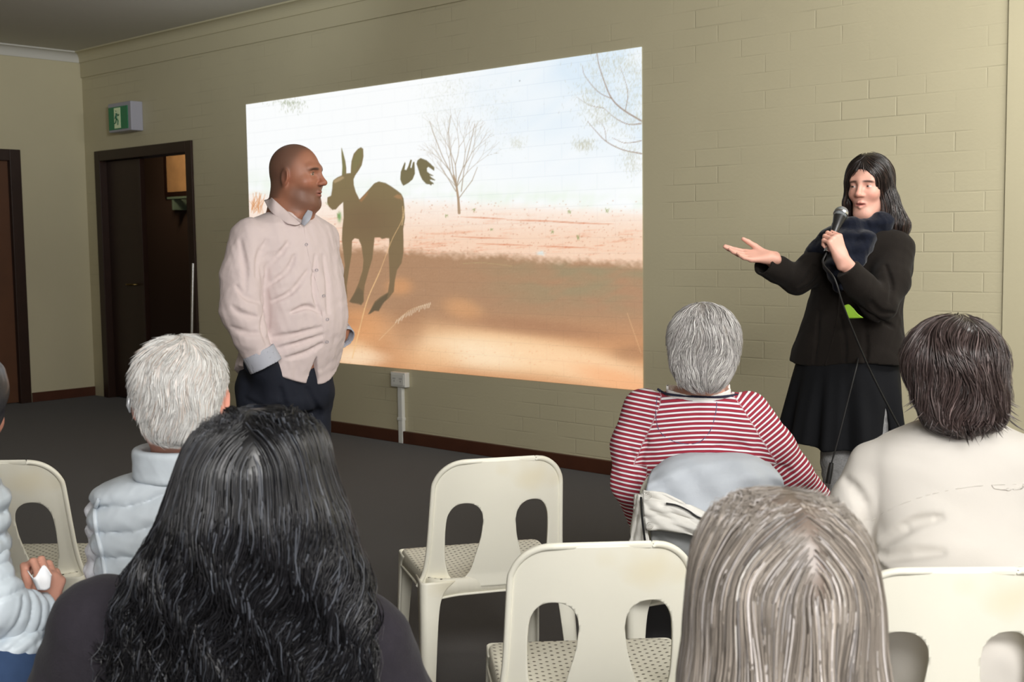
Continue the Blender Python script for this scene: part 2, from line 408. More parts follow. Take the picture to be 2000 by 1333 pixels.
def hand(wrist, along, back, thumb_side, curl=(.3, .3, .3, .3), spread=.06, scale=1.0, thumb=((.5, .5), (.2, .2)), side=1):
    """prims of a hand. along: wrist->knuckles, back: normal of the back of the hand, thumb_side: towards the thumb"""
    y = np.array(along, float); y /= np.linalg.norm(y); z = np.array(back, float); z -= y*(z@y); z /= np.linalg.norm(z)
    x = np.array(thumb_side, float); x -= y*(x@y)+z*(x@z); x /= np.linalg.norm(x)
    w = np.asarray(wrist, float); T = lambda a, b, c: w+(x*a+y*b+z*c)*scale; S = scale
    P = [cap(T(.012, -.03, 0), T(.012, .02, 0), .021*S, .019*S, .012), cap(T(-.012, -.03, 0), T(-.012, .02, 0), .020*S, .018*S, .012)]
    kx = [.031, .010, -.011, -.030]; ky = [.088, .092, .088, .080]; Ls = [(.044, .026, .020), (.048, .030, .021), (.044, .028, .021), (.034, .021, .018)]
    for i in range(4):
        P.append(cap(T(kx[i]*.55, .012, 0), T(kx[i], ky[i], .001), .0155*S, .0115*S, .012))
    for i in range(4):
        p = T(kx[i], ky[i], .001); ang = curl[i]*.85; sp_ = (1.5-i)*spread
        for j, L in enumerate(Ls[i]):
            d = (y*math.cos(ang)-z*math.sin(ang))*math.cos(sp_)+x*math.sin(sp_); q = p+d*L*S
            r0 = (.0098, .0088, .0078)[j]*S*(.9 if i == 3 else 1); r1 = (.0088, .0078, .0066)[j]*S*(.9 if i == 3 else 1)
            P.append(cap(p, q, r0, r1, .0035 if j == 0 else .004)); p = q; ang += curl[i]*(1.05, .8, 0)[j]
    a, b = thumb[0]; p = T(.020, .018, -.006)
    for j, (L, r0, r1) in enumerate(((.044, .0165, .0125), (.034, .0118, .0100), (.026, .0100, .0080))):
        d = x*math.sin(a)+y*math.cos(a)-z*b; d /= np.linalg.norm(d); q = p+d*L*S
        P.append(cap(p, q, r0*S, r1*S, .010 if j == 0 else .004)); p = q; a -= thumb[1][0]; b += thumb[1][1]
    return P
def march(fn, roots, dirfn, T, step, level, lift=None):
    """strands that run along the level set of fn following dirfn(P, tnorm, i); level (S,) offset from the surface, lift(t) extra"""
    P = roots.copy(); out = []; nr = []
    for i in range(T):
        g = grad(fn, P, .003); lv = level+(lift(i/(T-1)) if lift else 0)
        P = P-g*np.clip((fn(P)-lv), -.02, .02)[:, None]
        out.append(P.copy()); nr.append(g)
        d = dirfn(P, g, i/(T-1)); d = d-g*(np.sum(d*g, 1))[:, None]; d /= np.linalg.norm(d, axis=1, keepdims=True)+1e-9
        P = P+d*(step[:, None] if np.ndim(step) else step)
    return np.stack(out, 1), np.stack(nr, 1)
def strands(name, Ps, Ns, rad, mat, parent, root, cols, sides=4, flat=.45, tip=.25, belly=True):
    S, T, _ = Ps.shape; t = np.linspace(0, 1, T)
    prof = np.minimum(1, .55+t*3)*np.clip((1-t)/.35, 0, 1)**.8*(1-tip)+tip*(1-t*.6)
    r = rad[:, None]*prof[None]
    V, F = tubes_arr(Ps, r, sides, flat, Ns)
    c = np.repeat(cols, T*sides, 0)
    return npmesh(name, V-np.asarray(root), F, mat, parent, col=c)
def wavy(Ps, Ns, amp, freq, ph=None, pw=1.0):
    """displace strands sideways in growing waves"""
    S, T, _ = Ps.shape; t = np.linspace(0, 1, T)[None, :, None]
    tan = np.gradient(Ps, axis=1); tan /= np.linalg.norm(tan, axis=2, keepdims=True)+1e-9; b = np.cross(tan, Ns)
    ph = RNG.rand(S, 1, 1)*6.28 if ph is None else ph[:, None, None]; fr = freq*(1+.25*RNG.randn(S, 1, 1))
    a = amp*(t**pw)
    return Ps+b*a*np.sin(6.28*fr*t+ph)+Ns*a*.6*np.sin(6.28*fr*t*1.0+ph+1.6)
# ================================================================== the hall
YW = 5.60; XL = -10.484; ZC = 3.16; XR = 4.6; YB = -5.2
def brick_mat(name, col, rough=.55):
    m = node_mat(name, col, rough, .35, noise=(3.0, .05)); nt = m.node_tree; N = nt.nodes; L = nt.links
    tc = next(n for n in N if n.type == 'TEX_COORD'); b = N['Principled BSDF']
    mp = N.new('ShaderNodeMapping'); mp.inputs['Rotation'].default_value = (math.pi/2, 0, 0); L.new(tc.outputs['Object'], mp.inputs[0])
    # x along the wall, z up -> brick plane
    cx = N.new('ShaderNodeSeparateXYZ'); L.new(tc.outputs['Object'], cx.inputs[0])
    cb = N.new('ShaderNodeCombineXYZ'); L.new(cx.outputs['X'], cb.inputs['X']); L.new(cx.outputs['Z'], cb.inputs['Y'])
    br = N.new('ShaderNodeTexBrick'); L.new(cb.outputs[0], br.inputs['Vector'])
    br.inputs['Scale'].default_value = 1.0; br.inputs['Brick Width'].default_value = .29; br.inputs['Row Height'].default_value = .094
    br.inputs['Mortar Size'].default_value = .0045; br.inputs['Mortar Smooth'].default_value = .6; br.inputs['Bias'].default_value = 0
    br.inputs['Color1'].default_value = (1, 1, 1, 1); br.inputs['Color2'].default_value = (.86, .86, .86, 1); br.inputs['Mortar'].default_value = (0, 0, 0, 1)
    n1 = N.new('ShaderNodeTexNoise'); n1.inputs['Scale'].default_value = 2.3; n1.inputs['Detail'].default_value = 3; L.new(tc.outputs['Object'], n1.inputs['Vector'])
    mr = N.new('ShaderNodeMapRange'); mr.inputs['From Min'].default_value = .42; mr.inputs['From Max'].default_value = .62; L.new(n1.outputs['Fac'], mr.inputs['Value'])
    bp = N.new('ShaderNodeBump'); bp.inputs['Distance'].default_value = .006; L.new(br.outputs['Color'], bp.inputs['Height'])
    mu = N.new('ShaderNodeMath'); mu.operation = 'MULTIPLY'; mu.inputs[1].default_value = .45; L.new(mr.outputs[0], mu.inputs[0]); L.new(mu.outputs[0], bp.inputs['Strength'])
    n2 = N.new('ShaderNodeTexNoise'); n2.inputs['Scale'].default_value = 60; n2.inputs['Detail'].default_value = 5; L.new(tc.outputs['Object'], n2.inputs['Vector'])
    b2 = N.new('ShaderNodeBump'); b2.inputs['Strength'].default_value = .25; b2.inputs['Distance'].default_value = .003
    L.new(n2.outputs['Fac'], b2.inputs['Height']); L.new(bp.outputs[0], b2.inputs['Normal']); L.new(b2.outputs[0], b.inputs['Normal'])
    # joint shadows of the painted brickwork, put into the colour as slight darkening
    src = b.inputs['Base Color'].links[0].from_socket
    mx = N.new('ShaderNodeMix'); mx.data_type = 'RGBA'; mx.inputs[7].default_value = (*[c*.62 for c in col], 1)
    f = N.new('ShaderNodeMath'); f.operation = 'MULTIPLY'; L.new(br.outputs['Fac'], f.inputs[0]); L.new(mu.outputs[0], f.inputs[1])
    f2 = N.new('ShaderNodeMath'); f2.operation = 'MULTIPLY'; f2.inputs[1].default_value = .30; L.new(f.outputs[0], f2.inputs[0])
    L.new(f2.outputs[0], mx.inputs[0]); L.new(src, mx.inputs[6]); L.new(mx.outputs[2], b.inputs['Base Color'])
    return m
WALL = lin(198, 190, 160)
m_brick = brick_mat('painted_brick', WALL)
m_plain = node_mat('painted_plaster', WALL, .6, .3, noise=(2, .05), bump=(60, .2, .003))
m_ceil = node_mat('ceiling_paint', lin(205, 203, 195), .8, .2, noise=(1.5, .05))
m_dark = node_mat('dark_stained_timber', lin(44, 26, 18), .4, .4, noise=(9, .3))
m_leaf = node_mat('door_timber', lin(46, 28, 20), .45, .4, noise=(6, .25))
m_leaf1 = node_mat('door_timber_brown', lin(92, 58, 36), .5, .4, noise=(6, .25))
m_base = node_mat('baseboard_timber', lin(78, 44, 30), .4, .4, noise=(8, .25))
m_white = node_mat('white_plastic', lin(222, 222, 216), .35, .5)

# carpet
m_carpet = node_mat('charcoal_brown_carpet', lin(46, 40, 36), .95, .1, noise=(260, .35), bump=(420, .5, .004), sheen=.15)
def struct(name, o): o['kind'] = 'structure'; return o
struct('floor', boxes('floor', [(XL-.2, XR+.2, YB-.2, YW+3.0, -.12, 0)], m_carpet))
struct('ceiling', boxes('ceiling', [(XL-.2, XR+.2, YB-.2, YW+.2, ZC, ZC+.12)], m_ceil))
T = .15
D2X0, D2X1, D2Z = -10.284, -8.70, 2.255
struct('w', boxes('wall_front', [(XL, D2X0, YW, YW+T, 0, ZC), (D2X0, D2X1, YW, YW+T, D2Z, ZC), (D2X1, -2.082, YW, YW+T, 0, ZC)], m_brick))
struct('w', boxes('wall_front_right', [(-2.078, XR, YW-.012, YW+T, 0, ZC)], m_plain))
D1Y0, D1Y1 = 4.02, 4.98
struct('w', boxes('wall_left', [(XL-T, XL, YB, D1Y0, 0, ZC), (XL-T, XL, D1Y0, D1Y1, D2Z, ZC), (XL-T, XL, D1Y1, YW+T, 0, ZC)], m_plain))
struct('w', boxes('wall_right', [(XR, XR+T, YB, YW, 0, ZC)], m_plain))
struct('w', boxes('wall_back', [(XL, XR, YB-T, YB, 0, ZC)], m_plain))
# plaster band under the ceiling and the coved cornices
struct('t', boxes('trim_1', [(XL+.01, -2.09, YW-.014, YW, 2.935, ZC)], m_plain, bevel=.003))
def cove(name, pts, mat):
    """coved cornice along a line: pts = (start, end, inward normal)"""
    a, b, n = [Vector(p) for p in pts]; prof = [(0, -.085)] + [(.085*math.sin(t), -.085*math.cos(t)) for t in np.linspace(0, math.pi/2, 9)][0:]
    prof = [(0, -.09), (.012, -.09), (.012, -.078)]+[(.012+.07*(1-math.cos(t)), -.078+.066*math.sin(t)) for t in np.linspace(0, math.pi/2, 8)]+[(.09, -.012), (.09, 0), (0, 0)]
    V = [list(q+n*x+Vector((0, 0, z))) for q in (a, b) for x, z in prof]; k = len(prof)
    F = [[i, (i+1) % k, k+(i+1) % k, k+i] for i in range(k)]
    return struct('t', npmesh(name, V, F, mat, smooth=False))
cove('trim_2', [(XL, YW-.014, ZC), (-2.09, YW-.014, ZC), (0, -1, 0)], m_plain)
cove('trim_3', [(XL, YB, ZC), (XL, YW, ZC), (1, 0, 0)], m_ceil)
BBH = .085
struct('b', boxes('baseboard_front', [(D2X1+.07, XR, YW-.026, YW-.0005, 0, BBH)], m_base, bevel=.004))
struct('b', boxes('baseboard_left', [(XL+.0005, XL+.014, D1Y1+.01, YW-.001, 0, BBH)], m_base, bevel=.003))

# double doorway with one leaf shut and the dark passage behind
d2 = struct('d', boxes('door_1', [(D2X0, D2X0+.09, YW-.02, YW+T, 0, D2Z), (D2X1-.09, D2X1, YW-.02, YW+T, 0, D2Z), (D2X0+.09, D2X1-.09, YW-.02, YW+T, D2Z-.09, D2Z)], m_dark, bevel=.004))
mid = onwall(266, 500, YW).x
boxes('door_leaf', [(D2X0+.09, mid-.0, YW+.05, YW+.09, .01, D2Z-.095)], m_leaf, d2, bevel=.003)
boxes('door_edge_strip', [(mid-.0, mid+.035, YW+.045, YW+.095, .01, D2Z-.095)], m_dark, d2, bevel=.003)
V, F = tube_arr([(mid-.07, YW+.045, 1.05), (mid-.07, YW-.01, 1.05), (mid-.17, YW-.01, 1.05)], .009, 8)
npmesh('door_handle', V, F, node_mat('dull_brass', lin(120, 100, 60), .3, .5, 1.0), d2)
# the passage
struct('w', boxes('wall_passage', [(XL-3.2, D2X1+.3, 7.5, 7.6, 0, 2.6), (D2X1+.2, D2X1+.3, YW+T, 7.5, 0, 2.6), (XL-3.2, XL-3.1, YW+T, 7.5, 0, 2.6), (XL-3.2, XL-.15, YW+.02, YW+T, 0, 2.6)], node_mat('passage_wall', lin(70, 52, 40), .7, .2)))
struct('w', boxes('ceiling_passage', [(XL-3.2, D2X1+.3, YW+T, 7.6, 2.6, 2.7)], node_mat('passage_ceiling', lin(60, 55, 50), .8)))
# framed tan picture, seen high through the open half
pw = [onwall(x, y, 7.46) for x, y in ((324, 302), (371, 302), (327, 376), (374, 372))]
px0, px1, pz0, pz1 = pw[0].x, pw[1].x, pw[2].z, pw[0].z
m_brk = node_mat('lit_notice_paper', lin(186, 140, 92), .6, .2, noise=(7, .35))
nb = boxes('notice_board', [(px0, px1, 7.46, 7.49, pz0, pz1)], m_brk, bevel=.004)
tag(nb, 'tan notice board lit up high inside the dark passage doorway', 'notice board')
nf = boxes('board_frame', [(px0-.05, px0, 7.455, 7.495, pz0-.05, pz1+.05), (px1, px1+.05, 7.455, 7.495, pz0-.05, pz1+.05), (px0, px1, 7.455, 7.495, pz1, pz1+.05), (px0, px1, 7.455, 7.495, pz0-.05, pz0)], m_dark, nb)
sh = onwall(350, 388, 7.3); 
sf = boxes('wall_bracket', [(sh.x-.28, sh.x+.2, 7.32, 7.4, sh.z, sh.z+.025), (sh.x-.2, sh.x-.17, 7.33, 7.5, sh.z-.12, sh.z), (sh.x+.1, sh.x+.13, 7.33, 7.5, sh.z-.12, sh.z)], node_mat('green_white_metal', lin(120, 135, 110), .3, .5, .3), bevel=.004)
tag(sf, 'small pale metal bracket shelf under the tan notice board', 'bracket')
lt = onwall(285, 306, 6.6)
lo_ = boxes('passage_light', [(lt.x-.17, lt.x+.17, 6.5, 6.6, lt.z-.012, lt.z+.02)], node_mat('lamp_diffuser', (.9, .9, .85), .4, emit=((1, .97, .88), 1.6)), bevel=.005)
tag(lo_, 'small glowing ceiling light in the dark passage', 'light')
boxes('light_stem', [(lt.x-.02, lt.x+.02, 6.53, 6.57, lt.z+.02, 2.6)], m_dark, lo_)
# silver pole leaning at the right jamb
p0 = onwall(369, 720, YW-.10); p0.z = 0; p1 = onwall(377, 515, YW-.04)
V, F = tube_arr([p0, p0.lerp(p1, .5), p1], .012, 10)
pole = npmesh('broom_handle', V, F, node_mat('brushed_aluminium', lin(200, 200, 200), .25, .5, .9))
tag(pole, 'thin silver pole leaning against the right door jamb', 'pole')

# door in the left wall
d1 = struct('d', boxes('door_2', [(XL-T, XL+.02, D1Y1-.10, D1Y1, 0, D2Z), (XL-T, XL+.02, D1Y0, D1Y0+.10, 0, D2Z), (XL-T, XL+.02, D1Y0+.10, D1Y1-.10, D2Z-.1, D2Z)], m_dark, bevel=.004))
boxes('door_leaf', [(XL-.07, XL-.03, D1Y0+.10, D1Y1-.10, .01, D2Z-.1)], m_leaf1, d1)
struct('t', boxes('trim_4', [(XL-.3, XL-.16, D1Y0-.1, D1Y1+.1, 0, D2Z+.1)], m_dark))

# exit sign on the wall over the doorway
es = boxes('exit_sign', [(-9.83, -9.45, YW-.115, YW, 2.385, 2.635)], node_mat('sign_housing', lin(165, 165, 176), .4), bevel=.008)
tag(es, 'green and white exit sign box mounted above the double doorway', 'exit sign')
boxes('sign_face', [(-9.815, -9.50, YW-.121, YW-.115, 2.405, 2.60)], node_mat('sign_green', lin(30, 120, 78), .4, emit=(lin(28, 115, 74), .05)), es)
m_ss = node_mat('sign_symbol', lin(200, 215, 175), .4, emit=(lin(190, 205, 165), .12))
V, F = box_arr(-9.715, -9.615, YW-.124, YW-.121, 2.415, 2.59); npmesh('symbol_panel', V, F, m_ss, es, smooth=False)
mg = node_mat('sign_green_figure', lin(24, 100, 66), .4)
def sg(pts, r): return tube_arr([(x-9.665, YW-.125, z+2.50) for x, z in pts], r, 6, .4)
parts = [sg([(-.005, .062), (.005, .062)], .014), sg([(0, .045), (-.005, 0)], .013), sg([(0, .038), (.026, .020), (.036, .034)], .006), sg([(0, .036), (-.024, .018), (-.032, -.004)], .006),
         sg([(-.004, 0), (.020, -.022), (.012, -.058)], .008), sg([(-.006, 0), (-.020, -.034), (-.040, -.044)], .008)]
V, F = join_arr(parts); npmesh('running_figure', V, F, mg, es)

# power point with its conduit
oc = onwall(786, 741, YW)
ob = boxes('power_outlet', [(oc.x-.075, oc.x+.075, YW-.045, YW, oc.z-.052, oc.z+.052)], m_white, bevel=.006)
tag(ob, 'white double power outlet on the brick wall below the projection', 'outlet')
boxes('socket_plate', [(oc.x-.062, oc.x+.062, YW-.049, YW-.045, oc.z-.038, oc.z+.038)], m_white, ob, bevel=.0015)
ms = node_mat('socket_slot', lin(70, 70, 68), .5); S_ = []
for s in (-.032, .032):
    for dx, dz in ((-.008, .008), (.008, .008), (0, -.010)): S_.append((oc.x+s+dx-.0015, oc.x+s+dx+.0015, YW-.0505, YW-.049, oc.z+dz-.005, oc.z+dz+.005))
for b_ in S_: boxes('slot', [b_], ms, ob)
cd = boxes('cable_conduit', [(oc.x-.022, oc.x+.022, YW-.030, YW-.0005, .0, oc.z-.0525)], m_white, bevel=.004)
tag(cd, 'narrow white vertical cable conduit from power outlet down to the floor', 'conduit')
boxes('conduit_clip', [(oc.x-.027, oc.x+.027, YW-.033, YW-.0005, .16, .18)], m_white, cd, bevel=.002)

# ================================================================== the projected picture
SSR = 2.0; RX0, RY0, RW, RH = 475, 80, 795, 700
class Ras:
    def __init__(s):
        s.a = np.zeros((int(RH*SSR), int(RW*SSR), 3)); y, x = np.mgrid[0:s.a.shape[0], 0:s.a.shape[1]]
        s.X = x/SSR+RX0; s.Y = y/SSR+RY0
    def mix(s, sl, w, col): s.a[sl] = s.a[sl]*(1-w[..., None])+np.asarray(col, float)*w[..., None]
    def win(s, x0, x1, y0, y1):
        f = lambda v, o, m: int(np.clip((v-o)*SSR, 0, m)); H_, W_ = s.a.shape[:2]
        return (slice(f(y0, RY0, H_), f(y1, RY0, H_)+1), slice(f(x0, RX0, W_), f(x1, RX0, W_)+1))
    def poly(s, P, col, soft=.8, alpha=1.0):
        P = np.asarray(P, float); sl = s.win(P[:, 0].min()-4, P[:, 0].max()+4, P[:, 1].min()-4, P[:, 1].max()+4)
        d = polysd(np.stack([s.X[sl].ravel(), s.Y[sl].ravel()], 1), P).reshape(s.X[sl].shape)
        w = np.clip(.5-d/soft, 0, 1)*alpha
        if callable(col): col = col(s.X[sl], s.Y[sl])
        s.mix(sl, w, col)
    def line(s, P, w, col, alpha=1.0):
        P = np.asarray(P, float); ws = np.broadcast_to(w, (len(P),))
        for (a, b, wa, wb) in zip(P[:-1], P[1:], ws[:-1], ws[1:]):
            sl = s.win(min(a[0], b[0])-3, max(a[0], b[0])+3, min(a[1], b[1])-3, max(a[1], b[1])+3); X, Y = s.X[sl], s.Y[sl]
            d = b-a; L = d@d+1e-9; t = np.clip(((X-a[0])*d[0]+(Y-a[1])*d[1])/L, 0, 1)
            dist = np.hypot(X-a[0]-t*d[0], Y-a[1]-t*d[1]); ww = (wa+t*(wb-wa))/2; s.mix(sl, np.clip(ww-dist+.35, 0, 1)*alpha, col)
    def blob(s, x, y, rx, ry, col, alpha=1.0, p=2):
        sl = s.win(x-rx*2.2, x+rx*2.2, y-ry*2.2, y+ry*2.2); d = ((s.X[sl]-x)/rx)**2+((s.Y[sl]-y)/ry)**2
        s.mix(sl, np.exp(-d**(p/2))*alpha, col)
def polysd(P, V):
    d = np.full(len(P), 1e9); s = np.ones(len(P), bool)
    for i in range(len(V)):
        a, b = V[i], V[i-1]; e = b-a; w = P-a; t = np.clip(w@e/(e@e+1e-12), 0, 1); d = np.minimum(d, np.sum((w-t[:, None]*e)**2, 1))
        c1 = P[:, 1] >= a[1]; c2 = P[:, 1] < b[1]; c3 = e[0]*w[:, 1] > e[1]*w[:, 0]
        s ^= (c1 & c2 & c3) | (~c1 & ~c2 & ~c3)
    return np.where(s, 1, -1)*np.sqrt(d)
R = Ras(); X, Y = R.X, R.Y; sm = lambda v, a, b: np.clip((v-a)/(b-a), 0, 1)**2*(3-2*np.clip((v-a)/(b-a), 0, 1))
n2 = lambda sx, sy, sd: fnoise(np.stack([X.ravel()/sx, Y.ravel()/sy, np.zeros(X.size)], 1), 1, sd).reshape(X.shape)
hor = 372+(X-485)*.045
sky = np.ones(X.shape+(3,))*[252, 254, 255]
bl = sm(X, 760, 1180)*sm(Y, 430, 200)*(.55+.45*n2(260, 130, 1)); bl = np.clip(bl*1.0+.15*sm(X, 900, 1250)*sm(Y, 400, 100), 0, .8)
sky = sky*(1-bl[..., None])+np.array([214, 232, 247])*bl[..., None]
gl = np.exp(-((Y-hor+6)/26)**2)*(.4+.6*n2(90, 60, 2))*.5; gl = np.clip(gl, 0, .7); sky = sky*(1-gl[..., None])+np.array([222, 238, 212])*gl[..., None]
R.a = sky
g1 = sm(Y, 395, 480); n = n2(120, 14, 3); n3 = n2(30, 5, 4)
gr = np.array([253, 238, 226])*(1-g1[..., None])+np.array([247, 212, 186])*g1[..., None]
rd = np.clip((n*.8+n3*.5-.25)*1.2, 0, 1)*(.08+.92*g1)*.75; gr = gr*(1-rd[..., None])+np.array([226, 150, 114])*rd[..., None]
w = sm(Y, hor-6+3*n3, hor+22+3*n3); R.a = R.a*(1-w[..., None])+gr*w[..., None]
# shaded ground in the middle distance and the dappled foreground
se = 478+(X-650)*.055+7*n2(70, 60, 5)+4*n2(16, 12, 12); sw = sm(Y, se-6, se+16)
dark = np.array([174, 133, 101])*np.ones(X.shape+(3,)); gg = np.clip(.55+n2(200, 60, 6), 0, 1)*sm(Y, 480, 520)*sm(Y, 640, 560)*sm(X, 850, 1150)
dark = dark*(1-.8*gg[..., None])+np.array([152, 138, 106])*.8*gg[..., None]
lw = sm(Y, 590, 700); dark = dark*(1-lw[..., None])+np.array([206, 146, 100])*lw[..., None]
R.a = R.a*(1-sw[..., None])+dark*sw[..., None]
def spot(x, y, rx, ry, col, a, ang=0):
    c, s_ = math.cos(ang), math.sin(ang); u = (X-x)*c+(Y-y)*s_; v = -(X-x)*s_+(Y-y)*c; w = np.exp(-((u/rx)**2+(v/ry)**2)**1.6)*a; R.a[:] = R.a*(1-w[..., None])+np.array(col, float)*w[..., None]
for a in ((700, 640, 60, 40, (226, 160, 106), .8), (905, 605, 42, 22, (226, 165, 112), .6, .3), (780, 560, 26, 18, (226, 160, 106), .6), (590, 560, 50, 30, (226, 170, 120), .6),
          (1010, 690, 220, 42, (250, 208, 160), .95, .16), (930, 690, 120, 32, (255, 228, 192), .9, .1), (1140, 715, 160, 30, (255, 214, 170), .85, .22), (1210, 745, 90, 22, (248, 180, 128), .8, .3), (690, 690, 40, 26, (250, 210, 165), .8),
          (700, 700, 60, 18, (255, 226, 192), .7), (840, 700, 60, 30, (240, 190, 140), .6), (1235, 690, 40, 16, (150, 108, 78), .4), (800, 640, 30, 44, (160, 112, 80), .35), (1040, 640, 150, 16, (160, 112, 82), .5, .1)): spot(*a)
fine = n2(9, 5, 8)*n2(14, 9, 9); R.a += (fine*14*sm(Y, hor, hor+30))[..., None]
rr = np.random.RandomState(5)
for _ in range(420):   # tussocks and pebbles
    x = rr.uniform(640, 1256); y = rr.uniform(392, 500); R.blob(x, y, rr.uniform(.6, 1.6), rr.uniform(.5, 1.2), (190, 130, 95), .6)
for _ in range(260):
    x = rr.uniform(660, 1256); y = rr.uniform(660, 760); R.blob(x, y, rr.uniform(.6, 1.8), rr.uniform(.4, 1.0), (214, 150, 104), .5)
for x, y, h_ in ((1186, 415, 9), (1112, 416, 6), (1130, 468, 9), (873, 424, 5), (662, 424, 9), (925, 412, 5), (1078, 455, 5), (960, 450, 4), (640, 400, 7)):
    for _ in range(7): R.line([(x+rr.uniform(-3, 3), y+rr.uniform(-2, 2)), (x+rr.uniform(-4, 4), y-h_*rr.uniform(.5, 1))], 1.2, (150, 160, 105), .7)
for y0, x0, x1 in ((424, 900, 990), (430, 990, 1120), (434, 1080, 1200), (462, 880, 1000), (470, 640, 700), (476, 930, 1040), (481, 1050, 1160)): R.line([(x0, y0), ((x0+x1)/2, y0+2+rr.uniform(-1, 1)), (x1, y0+4)], [1, 3.2, 1], (214, 128, 92), .6)
for _ in range(26): R.line([(490+rr.uniform(0, 26), 412+rr.uniform(-6, 6)), (488+rr.uniform(-2, 34), 375+rr.uniform(0, 24))], 1.4, (214, 140, 84), .55)
C4 = lambda L: [(460+.525*x, 80+.525*y) for x, y in L]
# trees
tw = (168, 150, 128)
def grow(p, a, L, w, n, spreadv=.35):
    q = (p[0]+math.cos(a)*L, p[1]-math.sin(a)*L); m = ((p[0]+q[0])/2+rr.uniform(-1.5, 1.5), (p[1]+q[1])/2); R.line([p, m, q], [w, w*.85, w*.7], tw, .9)
    if n == 0: return
    for s in (-1, 1): grow(q, a+s*rr.uniform(.12, spreadv), L*rr.uniform(.68, .92), w*.66, n-1, spreadv)
R.line(C4([(832, 640), (829, 590), (822, 540), (812, 500)]), [6, 4.6, 4, 3.2], (176, 148, 120))
for a, L, w in ((1.95, 34, 2.8), (1.62, 44, 2.6), (1.25, 40, 2.6), (2.3, 30, 1.6), (.95, 34, 1.8)): grow(C4([(822, 545)])[0], a, L, w, 4, .33)
for L in ([(828, 590), (850, 560), (880, 520), (900, 470)], [(820, 560), (790, 510), (750, 450)], [(812, 500), (800, 420), (792, 340), (800, 280)], [(840, 560), (850, 480), (870, 400), (890, 310)], [(815, 520), (770, 430), (735, 340), (722, 300)]): R.line(C4(L), [2.2]+[1.7]*(len(L)-2)+[1.2], tw, .9)
def leaves(cx, cy, rx, ry, n, col, a=.5, ln=3.0):
    for _ in range(n):
        x = cx+rr.randn()*rx*.5; y = cy+rr.randn()*ry*.5; an = rr.uniform(1.0, 2.1); R.line([(x, y), (x+math.cos(an)*ln, y+math.sin(an)*ln)], 1.1, col, a*rr.uniform(.4, 1))
for c in ((855, 190, 40, 40), (880, 230, 50, 50), (960, 200, 60, 50), (975, 250, 50, 50), (1010, 278, 18, 12), (890, 170, 40, 26), (850, 250, 30, 40)): leaves(*c, 190, (214, 216, 204), .55)
leaves(570, 205, 24, 14, 90, (168, 176, 150), .8, 4); leaves(560, 198, 30, 6, 60, (168, 176, 150), .8, 4)
bc = (150, 122, 104)
for L, w in (([(1510, 298), (1440, 255), (1400, 215), (1375, 160), (1352, 90), (1345, 45)], 3.4), ([(1510, 308), (1460, 310), (1410, 285), (1370, 250)], 2.2), ([(1510, 372), (1450, 380), (1400, 360)], 1.8), ([(1512, 420), (1440, 405), (1380, 375), (1340, 335), (1310, 300)], 2.4), ([(1400, 215), (1350, 190), (1300, 130), (1290, 90)], 1.8), ([(1450, 260), (1460, 200), (1450, 150), (1430, 90)], 1.6), ([(1370, 250), (1320, 240), (1270, 210)], 1.4), ([(1380, 375), (1370, 320), (1340, 290)], 1.2)):
    P = C4(L); R.line(crom(P, 18), np.linspace(w, w*.4, 18), bc, .9)
for c in ((1225, 130, 60, 40), (1180, 150, 60, 50), (1240, 190, 30, 60), (1150, 190, 40, 30), (1215, 230, 50, 40), (1200, 120, 60, 30), (1235, 310, 26, 30), (1140, 280, 24, 14), (1170, 225, 36, 26)): leaves(*c, 230, (196, 196, 178), .7, 4.5)
# kangaroo cut-out with its two loose hands
K6 = lambda L: [(620+.2775*x, 270+.2775*y) for x, y in L]
def kcol(x, y):
    t = np.clip((y-300)/330, 0, 1)[..., None]; c = np.array([130, 115, 79])*(1-t)+np.array([124, 98, 70])*t
    e = np.exp(-((x-715)/55)**2-((y-430)/40)**2)[..., None]; c = c*(1-.5*e)+np.array([116, 88, 64])*.5*e
    return c
kang = [(168, 65), (180, 100), (196, 160), (203, 210), (203, 249), (234, 246), (236, 200), (240, 160), (255, 110), (285, 75), (306, 64), (322, 75), (324, 130), (312, 190), (290, 228), (266, 262), (254, 290), (256, 330), (270, 380), (296, 432), (330, 396), (370, 352), (400, 318), (432, 305), (480, 316), (520, 340), (560, 368), (590, 392), (606, 425), (612, 480), (616, 560), (604, 640), (606, 720), (606, 800),
        (592, 880), (560, 930), (545, 1000), (538, 1080), (500, 1130), (465, 1158), (442, 1190), (432, 1218), (402, 1216), (372, 1238), (356, 1241), (378, 1200), (404, 1150), (440, 1120), (496, 1086), (508, 1010), (505, 900), (500, 800), (506, 740), (505, 706), (482, 704), (455, 711), (440, 700), (402, 700), (396, 760), (386, 850), (362, 930), (332, 1040), (326, 1100), (326, 1150), (308, 1176), (290, 1165), (245, 1162), (224, 1152), (256, 1098), (290, 1020), (318, 930), (324, 860), (310, 760), (290, 712), (262, 705), (244, 722), (240, 820), (222, 930), (206, 1040), (210, 1128), (190, 1145), (166, 1110), (166, 1040), (182, 960), (194, 900), (184, 820), (172, 720), (175, 640), (184, 560), (181, 450), (152, 476), (130, 502), (105, 506), (80, 482), (69, 450), (70, 418), (96, 404), (104, 350), (107, 312), (112, 296), (140, 276), (172, 262), (176, 200), (170, 130)]
R.poly(K6(kang), kcol, 1.0)
R.poly(K6([(112, 300), (140, 282), (176, 268), (190, 280), (160, 300), (120, 318)]), (204, 176, 138), 2, .55); R.poly(K6([(106, 350), (96, 404), (86, 412), (92, 384)]), (225, 225, 225), 1.5, .8)
